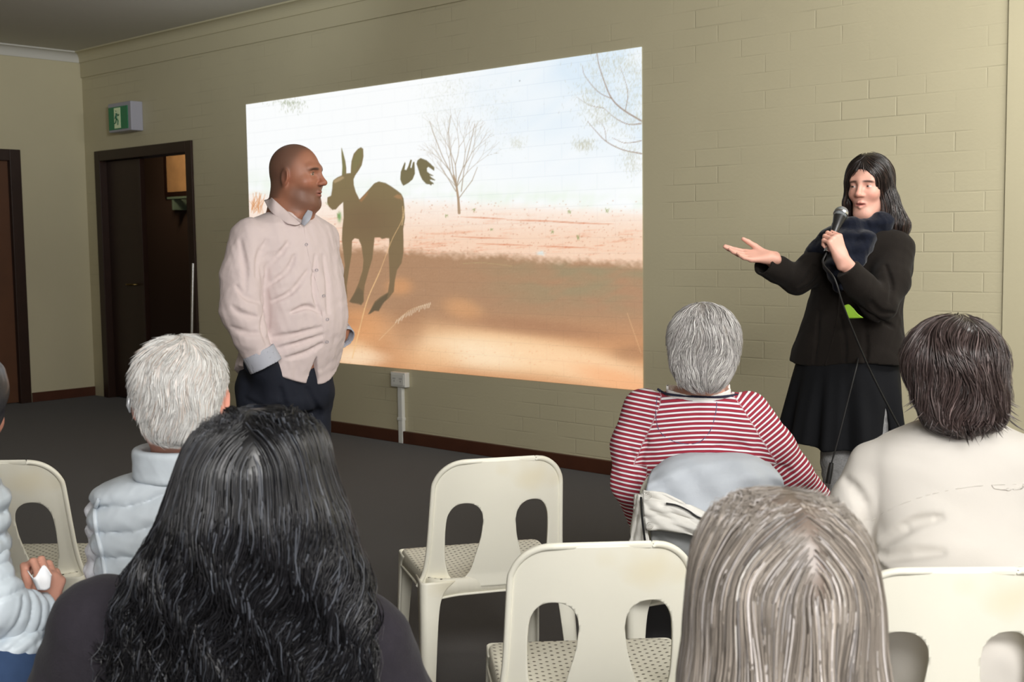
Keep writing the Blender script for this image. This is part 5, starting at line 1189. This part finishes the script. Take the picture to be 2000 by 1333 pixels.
hs = [(962, 1520, .030, .04, -.08), (972, 1520, .052, .07, -.08), (1000, 1522, .078, .094, -.08), (1040, 1526, .096, .106, -.08), (1090, 1528, .106, .112, -.085), (1160, 1530, .1125, .112, -.09), (1240, 1531, .116, .105, -.09), (1333, 1532, .121, .095, -.10), (1450, 1532, .125, .08, -.11), (1600, 1532, .12, .06, -.12)]
hlc = loft(Pc.sec(hs), k=.02, n=2.1, round_=.012)
def chf(P): return hlc.fn(P)-.0025*fnoise(P*[1.6, 1, .25], 10, 33)
C_G = lin(142, 133, 124)
Pc.add('hair', [Prim(lambda P: chf(P), hlc.c, hlc.R, .02)], m_hair, .006, colfn=lambda V: np.tile(np.array(lin(112, 99, 90)), (len(V), 1)))
n = 8000; r_ = np.random.RandomState(5)
part = [Pc.p(1500, 966, .0), Pc.p(1560, 1000, -.13), Pc.p(1590, 1075, -.185)]
rt = np.concatenate([vol_roots(chf, Hc.o, int(n*.75), Pc.z(1150), r_), vol_roots(chf, Hc.o-[0, 0, .08], int(n*.25), Pc.z(1250), r_)]); n = len(rt)
def cdir(P, g, t):
    x = P[:, 0]-np.interp(P[:, 1], [part[2][1], part[1][1], part[0][1]], [part[2][0], part[1][0], part[0][0]]); o = np.zeros_like(P)
    top = np.clip((P[:, 2]-Pc.z(1090))/.06, 0, 1); o[:, 0] = np.sign(x+1e-6)*top*1.2; o[:, 1] = -.25*top; o[:, 2] = -1.0
    return o+.10*np.stack([np.sin(P[:, 2]*16+P[:, 0]*90), 0*P[:, 0], 0*P[:, 0]], 1)
S_, N_ = march(chf, rt, cdir, 32, .0135, r_.uniform(-.006, .005, n))
S_ = wavy(S_, N_, .003, 2.0); S_, _b = clumped(S_, 260, .45, 7)
gc = greys(n, C_G, .12, lin(196, 190, 188), pstreak=.15); k_ = r_.rand(260); gc[k_[_b] < .22] *= .55; gc[k_[_b] > .85] = np.clip(gc[k_[_b] > .85]*1.5, 0, 1)
strands('hair_locks', S_, N_, r_.uniform(.0005, .0014, n), m_hair, Pc.o, Pc.r, gc, flat=.4, sides=3)

# ---------------- person in the striped top
Pd = Person(1372, 3.42, 'seated person with short grey bob in red and white striped top, seen from behind')
yd = math.radians(-14); Hd = Head(Pd.p(1376, 684, -.06), (math.sin(-yd), math.cos(yd), -.08), scale=(.98, .98, .93), ear=.9)
sec_d = [(764, 1362, .085, .06, -.01), (776, 1362, .135, .09, 0), (795, 1364, .170, .105, 0), (840, 1366, .185, .115, 0), (900, 1366, .185, .12, 0), (1000, 1368, .175, .13, .03), (1120, 1372, .18, .15, .05)]
torso = loft(Pd.sec([(r[0], r[1], r[2]*.85, r[3]*.8, r[4]) for r in sec_d]), k=.03)
lA = [Pd.p(1252, 812, .01), Pd.p(1232, 945, -.01), Pd.p(1262, 1040, .20)]; rA = [Pd.p(1478, 822, .01), Pd.p(1538, 925, -.01), Pd.p(1612, 985, .10)]
hands = hand(lA[2], (.5, .9, 0), (0, 0, 1), (1, 0, 0), scale=.9)+hand(rA[2], (.5, .8, -.1), (0, 0, 1), (-1, 0, 0), (.5,)*4, scale=.9)
seat_body(Pd, Hd, [cap(Pd.p(1374, 700, -.03), Pd.p(1364, 780, 0), .056, .062, .02)], torso, chain(lA, (.045, .038, .026), .02)+chain(rA, (.045, .038, .026), .02), hands, Pd.r[0], 3.42, skin=lin(214, 160, 138), spread=.05)
sl_a = chain([Pd.p(1258, 800, .01), Pd.p(1236, 870, 0), Pd.p(1234, 945, -.01), Pd.p(1262, 1030, .18)], (.062, .060, .056, .045), .025)
sl_b = chain([Pd.p(1462, 808, .01), Pd.p(1512, 880, -.01), Pd.p(1545, 925, -.01), Pd.p(1602, 978, .08)], (.064, .062, .054, .040), .025)
m_str = bpy.data.materials.new('striped_jersey'); m_str.use_nodes = True; N = m_str.node_tree.nodes; L = m_str.node_tree.links; b = N['Principled BSDF']; b.inputs['Roughness'].default_value = .9; b.inputs['Specular IOR Level'].default_value = .15
a_ = N.new('ShaderNodeAttribute'); a_.attribute_name = 'stripe'; fr = N.new('ShaderNodeMath'); fr.operation = 'FRACT'; L.new(a_.outputs['Fac'], fr.inputs[0])
cr_ = N.new('ShaderNodeValToRGB'); L.new(fr.outputs[0], cr_.inputs[0]); e = cr_.color_ramp.elements; cr_.color_ramp.interpolation = 'LINEAR'
RED = lin(158, 52, 66); WH = lin(236, 230, 232); NV = lin(92, 62, 92)
e[0].position = 0; e[0].color = (*WH, 1); e[1].position = .30; e[1].color = (*WH, 1)
for p_, c_ in ((.36, NV), (.46, RED), (.86, RED), (.94, NV), (1.0, WH)): el = cr_.color_ramp.elements.new(p_); el.color = (*c_, 1)
L.new(cr_.outputs[0], b.inputs['Base Color'])
al, ar = (Pd.p(1234, 945, -.01)-Pd.p(1262, 790, .01)), (Pd.p(1545, 925, -.01)-Pd.p(1450, 795, .01)); al /= np.linalg.norm(al); ar /= np.linalg.norm(ar)
cl_, crr = Pd.p(1290, 766), Pd.p(1428, 772)
def stripe(V):
    dx = V-cl_; q = dx; s_l = (V[:, 0] < cl_[0]-(cl_[2]-V[:, 2])*.42); s_r = (V[:, 0] > crr[0]+(crr[2]-V[:, 2])*.62)
    deep = V[:, 2] < Pd.z(905); s_l = np.where(deep, V[:, 0] < Pd.p(1258, 900)[0], s_l); s_r = np.where(deep, (V-Pd.p(1465, 900))@np.array([ar[2], 0, -ar[0]])*-1 > 0.0, s_r)
    t = V[:, 2]-.02*np.cos((V[:, 0]-cl_[0]-.1)*9); return np.where(s_l, (V-cl_)@(-al)+.003, np.where(s_r, (V-crr)@(-ar), t))/.0128+400
top = [loft(Pd.sec(sec_d), k=.03, n=2.3)]+sl_a+sl_b; tb = union(top)
cr_d = creases(tb, [[(1262, 862), (1250, 900), (1252, 950)], [(1232, 880), (1245, 910), (1262, 930)], [(1462, 878), (1440, 868), (1400, 872)], [(1545, 925), (1530, 915), (1515, 912)]], 3.1, 3.6, .008)
ng = Pd.p(1364, 762, -.01)
def top_post(P, d):
    d = d-.0025*fnoise(P, 8, 14); m = np.abs(d) < .03
    if m.any(): d[m] = smax(d[m], -cr_d(P[m]), .012)
    q = (P-ng)/A3(.100, .085, .055); return smax(d, -(np.linalg.norm(q, axis=1)-1)*.06, .003)
Pd.add('striped_top', top, m_str, .0035, post=top_post, extra={'stripe': stripe})
tpf = lambda P: top_post(P, tb(P))
m_tee = node_mat('white_cotton', lin(236, 234, 230), .85, .2); m_nvb = node_mat('navy_ribbing', lin(48, 48, 66), .9, .2)
def neckring(z0, z1, rx, ry, th_):
    def post(P, d):
        q = P-ng; tilt = .022*(-q[:, 1]/.08)*0-.20*np.abs(q[:, 0]); r = np.hypot(q[:, 0]/rx, q[:, 1]/ry); zz = q[:, 2]+.010*(q[:, 1] < 0)-.20*np.abs(q[:, 0])+.015
        return smax((np.abs(r-1)*ry-th_), np.maximum(zz-z1, z0-zz), .002)
    return post
Pd.add('undershirt', [ell(ng, (.14, .12, .09))], m_tee, .003, post=neckring(-.018, .012, .088, .070, .003))
nb_ = np.array([hit(tb, x, y, 3.1, 3.6)+[0, -.003, 0] for x, y in crom([(1284, 760), (1300, 769), (1340, 774), (1390, 776), (1420, 774), (1438, 771)], 24)]); V, F = tube_arr(nb_, .0058, 8, .6); npmesh('neck_band', V-Pd.r, F, m_nvb, Pd.o)
st_ = np.array([hit(tpf, x, y, 3.1, 3.6)+[0, -.0014, 0] for x, y in crom([(1283, 776), (1281, 815), (1290, 845), (1320, 864), (1360, 866), (1385, 845), (1397, 810), (1400, 780)], 50)]); V, F = tube_arr(st_, .0012, 6); npmesh('seam_stitching', V-Pd.r, F, node_mat('navy_thread', lin(88, 80, 110), .8), Pd.o)
bottoms(Pd, Pd.r[0], 3.42, m_greytr, spread=.05, shoe=node_mat('pale_grey_leather', lin(168, 164, 156), .5))
def dhair(q):
    x, y, z = q.T; d = ell((0, -.022, .036), (.100, .112, .104)).fn(q); d = smin(d, ell((0, -.052, -.035), (.088, .070, .078)).fn(q), .03); d = smin(d, ell((0, -.060, -.088), (.058, .048, .036)).fn(q), .03)
    d = smax(d, y-.02-np.clip(z-.01, 0, 1)*.9, .012)
    return d
hv = Hd.localize(dhair, .24); C_D = lin(176, 172, 170)
Pd.add('hair', [hv], m_hair, .004, colfn=lambda V: np.tile(np.array(lin(140, 134, 130)), (len(V), 1)), post=lambda P, d: d-.003*fnoise(P, 14, 5), bb=(Hd.o-.26, Hd.o+.22))
hfn = hv.fn; crown = Hd.w1(-.01, -.055, .135)
rt = sample_scalp(hfn, Hd, 6500, lambda q: (q[:, 1] < .09) & (q[:, 2] > -.07), seed=19)
def ddir(P, g, t):
    r = P-crown; r[:, 2] *= .5; r /= np.linalg.norm(r, axis=1, keepdims=True)+1e-6; sw = np.cross(r, g)
    n_ = np.stack([np.sin(P[:, 2]*38+P[:, 0]*26), np.cos(P[:, 0]*30), 0*P[:, 0]], 1); q = Hd.loc(P)
    cx_ = -np.clip(q[:, 0]/.09, -1, 1)*np.clip((.0-q[:, 2])/.06, 0, 1)*(.9); inn = np.zeros_like(P); inn[:, 0] = cx_
    return r*.9*(1-t*.5)+.30*sw+.40*n_+inn+np.array([0, 0, -.8])
S_, N_ = march(hfn, rt, ddir, 12, .0075, RNG.uniform(-.003, .006, len(rt)), lift=lambda t: .004*t*t)
S_ = wavy(S_, N_, .006, 1.3); S_, _b = clumped(S_, 330, .6, 3)
strands('hair_locks', S_, N_, RNG.uniform(.0007, .0016, len(rt)), m_hair, Pd.o, Pd.r, greys(len(rt), C_D, .16, lin(214, 212, 208), pstreak=.25), sides=4)
V, F = tube_arr(Hd.wor([(.094, -.01, .004), (.095, .05, .012), (.085, .098, .010)]), .0022, 8); V2, F2 = tube_arr(Hd.wor([(.062+.026*math.cos(t), .100-.01*abs(math.cos(t)), .006+.020*math.sin(t)) for t in np.linspace(0, 6.283, 20)]), .002, 8, caps=False)
V, F = join_arr([(V, F), (V2, F2)]); npmesh('glasses', V-Pd.r, F, cbm, Pd.o)

# ---------------- person with tousled dark brown hair in the cream shirt
Pe = Person(1868, 2.52, 'seated person with tousled dark brown hair in cream shirt, seen from behind at right')
Hf = Head(Pe.p(1858, 732, -.03), (.05, 1, -.12), scale=(.93, .93, .88), ear=.9)
sec_e = [(822, 1868, .080, .06, -.01), (838, 1868, .115, .085, 0), (862, 1868, .170, .11, 0), (900, 1868, .198, .125, 0), (960, 1872, .200, .135, 0), (1040, 1878, .195, .15, -.01), (1120, 1884, .205, .175, -.04), (1230, 1886, .215, .19, -.065), (1330, 1886, .215, .185, -.05), (1420, 1886, .20, .16, .02)]
torso = loft(Pe.sec([(r[0], r[1], r[2]*.82, r[3]*.76, r[4]) for r in sec_e]), k=.03)
lA = [Pe.p(1700, 925, .01), Pe.p(1655, 1090, .05), Pe.p(1720, 1180, .30)]; rA = [Pe.p(2040, 925, .01), Pe.p(2090, 1090, .05), Pe.p(2020, 1180, .30)]
seat_body(Pe, Hf, [cap(Pe.p(1860, 760, -.01), Pe.p(1868, 850, 0), .058, .064, .02)], torso, chain(lA, (.045, .038, .028), .02)+chain(rA, (.045, .038, .028), .02),
          hand(lA[2], (.4, .9, 0), (0, 0, 1), (1, 0, 0))+hand(rA[2], (-.4, .9, 0), (0, 0, 1), (-1, 0, 0)), Pe.r[0], 2.54, spread=.11)
m_cream = node_mat('cream_cotton_shirt', lin(206, 201, 194), .88, .2, noise=(2.5, .03), bump=(26, .08, .01), sheen=.1)
shp = [loft(Pe.sec(sec_e), k=.035, n=2.25, round_=.015)]; sle = chain([Pe.p(1712, 918, .01), Pe.p(1678, 980, .01), Pe.p(1660, 1040, .03), Pe.p(1658, 1082, .05)], (.062, .058, .056, .060), .012)
sre = chain([Pe.p(2036, 918, .01), Pe.p(2074, 980, .01), Pe.p(2088, 1040, .03), Pe.p(2092, 1082, .05)], (.062, .058, .056, .060), .012)
eb = union(shp+sle+sre)
cr_e = creases(eb, [[(1706, 1074), (1740, 1050), (1790, 1022), (1836, 1012)], [(1706, 1076), (1740, 1086), (1790, 1082), (1840, 1080)], [(1648, 936), (1672, 960), (1692, 1000), (1699, 1060)], [(1700, 1015), (1698, 1050), (1704, 1078), (1696, 1100)], [(1710, 1100), (1730, 1130), (1750, 1150)]], 2.1, 2.7, .010, 16)
def e_post(P, d):
    d = d-.0035*fnoise(P*[1, 1, .8], 4.5, 17); m = np.abs(d) < .04
    if m.any(): d[m] = smax(d[m], -cr_e(P[m]), .014)
    return np.maximum(d, Pe.z(1440)-P[:, 2])
Pe.add('shirt', shp+sle+sre, m_cream, .0045, post=e_post)
ef = lambda P: e_post(P, eb(P))
yk = np.array([hit(ef, x, y, 2.1, 2.8)+[0, -.0016, 0] for x, y in crom([(1700, 1018), (1760, 985), (1830, 962), (1900, 950), (1960, 946), (2040, 944)], 50)]); V, F = tube_arr(yk, .0014, 6); npmesh('yoke_seam', V-Pe.r, F, m_cream, Pe.o)
lp = np.array([hit(ef, x, y, 2.1, 2.8)+[0, -.003, 0] for x, y in crom([(1936, 947), (1943, 954), (1970, 956), (1994, 953), (1998, 946)], 20)]); V, F = tube_arr(lp, .0028, 8, .6); npmesh('locker_loop', V-Pe.r, F, m_cream, Pe.o)
bottoms(Pe, Pe.r[0], 2.54, m_greytr, spread=.11, r=(.11, .09, .075))
def ehair(q):
    x, y, z = q.T; d = ell((0, -.020, .034), (.106, .116, .104)).fn(q); d = smin(d, ell((.006, -.045, -.045), (.094, .076, .080)).fn(q), .03); d = smin(d, ell((.010, -.055, -.098), (.072, .050, .034)).fn(q), .03)
    return smax(d, y-.03-np.clip(z-.01, 0, 1)*.8, .012)
hv = Hf.localize(ehair, .25); C_E = lin(66, 54, 52)
Pe.add('hair', [hv], m_hair_dark, .005, colfn=lambda V: np.tile(np.array(C_E)*.5, (len(V), 1)), post=lambda P, d: d-.004*fnoise(P, 13, 25), bb=(Hf.o-.28, Hf.o+.24))
hfn = hv.fn; crown = Hf.w1(.0, -.055, .130)
rt = sample_scalp(hfn, Hf, 6500, lambda q: (q[:, 1] < .09) & (q[:, 2] > -.09), seed=29)
def edir(P, g, t):
    r = P-crown; r[:, 2] *= .5; r /= np.linalg.norm(r, axis=1, keepdims=True)+1e-6; sw = np.cross(r, g)
    n_ = np.stack([np.sin(P[:, 2]*36+P[:, 0]*33), np.cos(P[:, 0]*33), np.sin(P[:, 0]*44)], 1); return r*.9+.25*sw+.5*n_+np.array([0.1, 0, -.8])
S_, N_ = march(hfn, rt, edir, 15, .0085, RNG.uniform(-.004, .007, len(rt)), lift=lambda t: .007*t*t)
S_ = wavy(S_, N_, .006, 1.3); S_, _b = clumped(S_, 300, .6, 3)
strands('hair_locks', S_, N_, RNG.uniform(.0007, .0017, len(rt)), m_hair_dark, Pe.o, Pe.r, greys(len(rt), C_E, .3, lin(112, 98, 96), pstreak=.15))
# flicked ends round the nape and sides
n = 170; a_n = RNG.uniform(-1.9, 1.9, n); q0 = Hf.wor(np.stack([.010+.088*np.sin(a_n), -.045-.062*np.cos(a_n), -.10+.09*np.abs(a_n/1.9)**2+RNG.uniform(-.02, .02, n)], 1))
fl = [];
for i in range(n):
    o = (q0[i]-Hf.w1(0, -.03, -.05))*[1, 1, 0]; o /= np.linalg.norm(o); l = RNG.uniform(.018, .042); c_ = RNG.uniform(-.5, 1.2); t = np.linspace(0, 1, 8)[:, None]
    fl.append(q0[i]-[0, 0, 0]+np.array([0, 0, -1.0])*l*t+o*l*c_*t**2+np.array([RNG.uniform(-.3, .3), 0, 0])*l*t)
fl = np.array(fl); strands('flicked_ends', fl, np.repeat((q0-Hf.o)[:, None]/.1, 8, 1), RNG.uniform(.0010, .0022, n), m_hair_dark, Pe.o, Pe.r, greys(n, C_E, .3))

# ---------------- person at the left edge in the pale puffer jacket, folded tissue in hand
Pg = Person(-190, 2.25, 'seated person cut by the left edge, pale blue puffer sleeve and hand holding a tissue')
Hg = Head(Pg.p(-90, 805, .0), (.2, 1, -.1))
sec_g = [(900, -178, .09, .07, 0), (930, -185, .15, .10, 0), (980, -190, .19, .12, 0), (1080, -190, .19, .13, 0), (1250, -185, .19, .14, .03), (1330, -185, .19, .15, .04)]
torso = loft(Pg.sec([(r[0], r[1], r[2]*.85, r[3]*.8, r[4]) for r in sec_g]), k=.03)
lA = [Pg.p(-375, 985, .0), Pg.p(-400, 1180, .03), Pg.p(-250, 1230, .30)]; rA = [Pg.p(-80, 1050, .0), Pg.p(-20, 1190, -.02), Pg.p(80, 1200, .10)]
hg = hand(rA[2], (.18, .25, .9), (.75, -.65, -.1), (-.35, .1, .2), (1.1, 1.1, 1.15, 1.2), .0, .86, thumb=((.25, .55), (.1, .25)))
seat_body(Pg, Hg, [cap(Pg.p(-92, 840, 0), Pg.p(-165, 930, 0), .056, .06, .02)], torso, chain(lA, (.045, .04, .03), .02)+chain(rA, (.045, .04, .028), .02), hg+hand(lA[2], (.5, .8, 0), (0, 0, 1), (1, 0, 0)), Pg.r[0], 2.28, skin=lin(206, 152, 132), h=.0035)
m_puf = node_mat('pale_puffer_nylon', lin(206, 216, 224), .42, .45, noise=(5, .04), bump=(70, .12, .004))
hv = Hg.localize(ehair, .25); Pg.add('hair', [hv], m_hair_dark, .005, colfn=lambda V: np.tile(np.array(lin(44, 44, 50)), (len(V), 1)), post=lambda P, d: d-.003*fnoise(P, 13, 25), bb=(Hg.o-.28, Hg.o+.24))
def along(P, a, b): d = b-a; return ((P-a)@d)/(d@d)*np.linalg.norm(d)
slv = chain([Pg.p(-95, 1010, .0), Pg.p(-62, 1095, .0), Pg.p(-22, 1180, -.02), Pg.p(30, 1204, .03), Pg.p(80, 1200, .09)], (.070, .066, .060, .050, .040), .02)
sva, svb, svc = Pg.p(-95, 1010, .0), Pg.p(-22, 1190, -.02), Pg.p(80, 1200, .09)
def puf_post(P, d):
    s1 = along(P, sva, svb); L1 = np.linalg.norm(svb-sva); s2 = along(P, svb, svc); s = np.where(s1 < L1, s1, L1+np.maximum(s2, 0)); w = np.abs(np.sin(math.pi*s/.030))
    d = d-.007*(w**.6-.5)-.0015*fnoise(P, 18, 2); return np.maximum(d, s2-np.linalg.norm(svc-svb))
Pg.add('sleeve', slv, m_puf, .0035, post=puf_post)
Pg.add('jacket', [loft(Pg.sec(sec_g), k=.03)]+chain([Pg.p(-375, 985, 0), lA[1], lA[2]], (.07, .062, .05), .03), m_puf, .006, post=lambda P, d: np.maximum(quilt(P, d, Pg.r[0], .045, .010, .1), P[:, 2]-Pg.z(915)))
Pg.add('jacket_hem', [ell(Pg.p(20, 1262, .02), (.062, .06, .040), frame((.9, .2, .35))), ell(Pg.p(-30, 1285, .02), (.07, .08, .05))], m_puf, .0035, post=lambda P, d: d-.006*np.abs(np.sin((P[:, 0]*.8-P[:, 2])*105))**.6-.003*fnoise(P, 20, 7))
bottoms(Pg, Pg.r[0]+.06, 2.25, m_denim, spread=.12)
Pg.add('thigh', [cap(Pg.p(-60, 1330, .0), Pg.p(15, 1352, .25), .085, .07, .03)], m_denim, .006)
tq = Pg.p(80, 1126, .06)
tis = patch('tissue', [[tq+[-.026, .0, .012], tq+[-.008, -.012, .0], tq+[.006, .0, .022], tq+[.024, -.008, .004]], [tq+[-.020, .01, -.012], tq+[-.004, -.014, -.004], tq+[.008, -.004, -.006], tq+[.020, .0, -.004]], [tq+[-.012, .01, -.030], tq+[0, -.004, -.026], tq+[.008, 0, -.028], tq+[.014, .006, -.026]]], node_mat('white_tissue', lin(244, 244, 246), .9, .1), None, 14, 12, .0015, tq)
tis.location = W(tq); tis.rotation_euler = (0, 0, PHI); tag(tis, 'crumpled white tissue held in the hand at the left edge', 'tissue')

# ---------------- pale raincoat hung over the chair under the striped top
co = empty('raincoat', W(Pd.p(1390, 1000, -.25)*[1, 1, 0]+[0, 0, .5]), PHI); tag(co, 'pale raincoat with grey lining draped over the chair back behind the striped top', 'coat')
Cr = Pd.p(1390, 1000, -.25)*[1, 1, 0]+[0, 0, .5]
m_lin = node_mat('grey_coat_lining', lin(178, 184, 192), .6, .35, noise=(6, .06), bump=(30, .25, .01)); m_wc = node_mat('off_white_coat_cloth', lin(222, 220, 214), .75, .25, bump=(24, .35, .01)); m_zip = node_mat('black_zip_tape', lin(28, 28, 30), .6, .3)
K = lambda x, y, d: at(x, y, d)
wr = lambda u, v: np.stack([0*u, -.006*np.sin(u*9+v*14)-.004*np.sin(u*23-v*19)-.003*np.sin(v*40+u*8), 0*u], 1)
patch('lining', [[K(1292, 906, 3.34), K(1330, 896, 3.36), K(1390, 892, 3.36), K(1450, 893, 3.36), K(1500, 905, 3.34)],
                 [K(1276, 918, 3.22), K(1320, 893, 3.23), K(1390, 888, 3.23), K(1462, 890, 3.23), K(1508, 912, 3.22)],
                 [K(1264, 945, 3.17), K(1320, 930, 3.15), K(1390, 925, 3.14), K(1465, 925, 3.15), K(1530, 945, 3.18)],
                 [K(1262, 968, 3.14), K(1315, 985, 3.12), K(1385, 1005, 3.11), K(1465, 1010, 3.12), K(1535, 1015, 3.16)],
                 [K(1268, 980, 3.13), K(1320, 1010, 3.10), K(1385, 1050, 3.10), K(1465, 1085, 3.11), K(1530, 1090, 3.15)]], m_lin, co, 50, 40, .005, Cr, wr)
patch('hem_band', [[K(1256, 958, 3.12), K(1290, 962, 3.10), K(1340, 985, 3.09), K(1400, 1012, 3.08), K(1460, 1020, 3.09), K(1520, 1025, 3.12)],
                   [K(1257, 990, 3.10), K(1290, 996, 3.08), K(1340, 1010, 3.07), K(1400, 1030, 3.06), K(1460, 1040, 3.07), K(1520, 1050, 3.10)],
                   [K(1262, 1034, 3.10), K(1292, 1036, 3.08), K(1340, 1044, 3.07), K(1400, 1064, 3.06), K(1460, 1080, 3.07), K(1520, 1090, 3.10)]], m_wc, co, 50, 20, .007, Cr, lambda u, v: wr(u, v)*.9)
patch('side_panel', [[K(1240, 966, 3.16), K(1250, 966, 3.13), K(1262, 962, 3.11)], [K(1237, 1010, 3.16), K(1250, 1015, 3.13), K(1262, 1015, 3.11)], [K(1226, 1080, 3.17), K(1246, 1085, 3.14), K(1275, 1090, 3.12)], [K(1218, 1150, 3.17), K(1246, 1160, 3.14), K(1290, 1165, 3.12)]], m_wc, co, 16, 30, .006, Cr, lambda u, v: wr(u*2, v)*.8)
patch('lower_lining', [[K(1270, 1034, 3.15), K(1330, 1040, 3.14), K(1400, 1050, 3.14), K(1480, 1060, 3.16)], [K(1275, 1090, 3.15), K(1330, 1095, 3.14), K(1400, 1100, 3.14), K(1480, 1110, 3.16)], [K(1280, 1160, 3.15), K(1330, 1165, 3.14), K(1400, 1170, 3.14), K(1480, 1175, 3.16)]], node_mat('dark_grey_lining', lin(132, 134, 134), .7, .25, bump=(30, .3, .01)), co, 30, 20, .005, Cr, lambda u, v: wr(u, v)*.9)
zp = crom([K(1252, 972, 3.092), K(1254, 1010, 3.088), K(1260, 1060, 3.095), K(1266, 1110, 3.10)], 30); V, F = tube_arr(zp, .0085, 8, .35); npmesh('zip', V-Cr, F, m_zip, co)
zp = crom([K(1301, 984, 3.070), K(1322, 988, 3.066), K(1344, 998, 3.062), K(1366, 1012, 3.060), K(1400, 1020, 3.058)], 40); V, F = tube_arr(zp, [.006]*40, 8, .4); npmesh('pocket_zip', V-Cr, F, m_zip, co)
for x, y, d in ((1266, 968, 3.083), (1269, 1027, 3.075)):
    c_ = K(x, y, d); V, F = join_arr([tube_arr([c_, c_+[0, -.004, 0]], .0085, 16), tube_arr([c_+[0, -.003, 0], c_+[0, -.006, 0]], .0045, 12)]); npmesh('snap_button', V-Cr, F, node_mat('snap_metal', lin(130, 118, 104), .35, .5, .8), co)
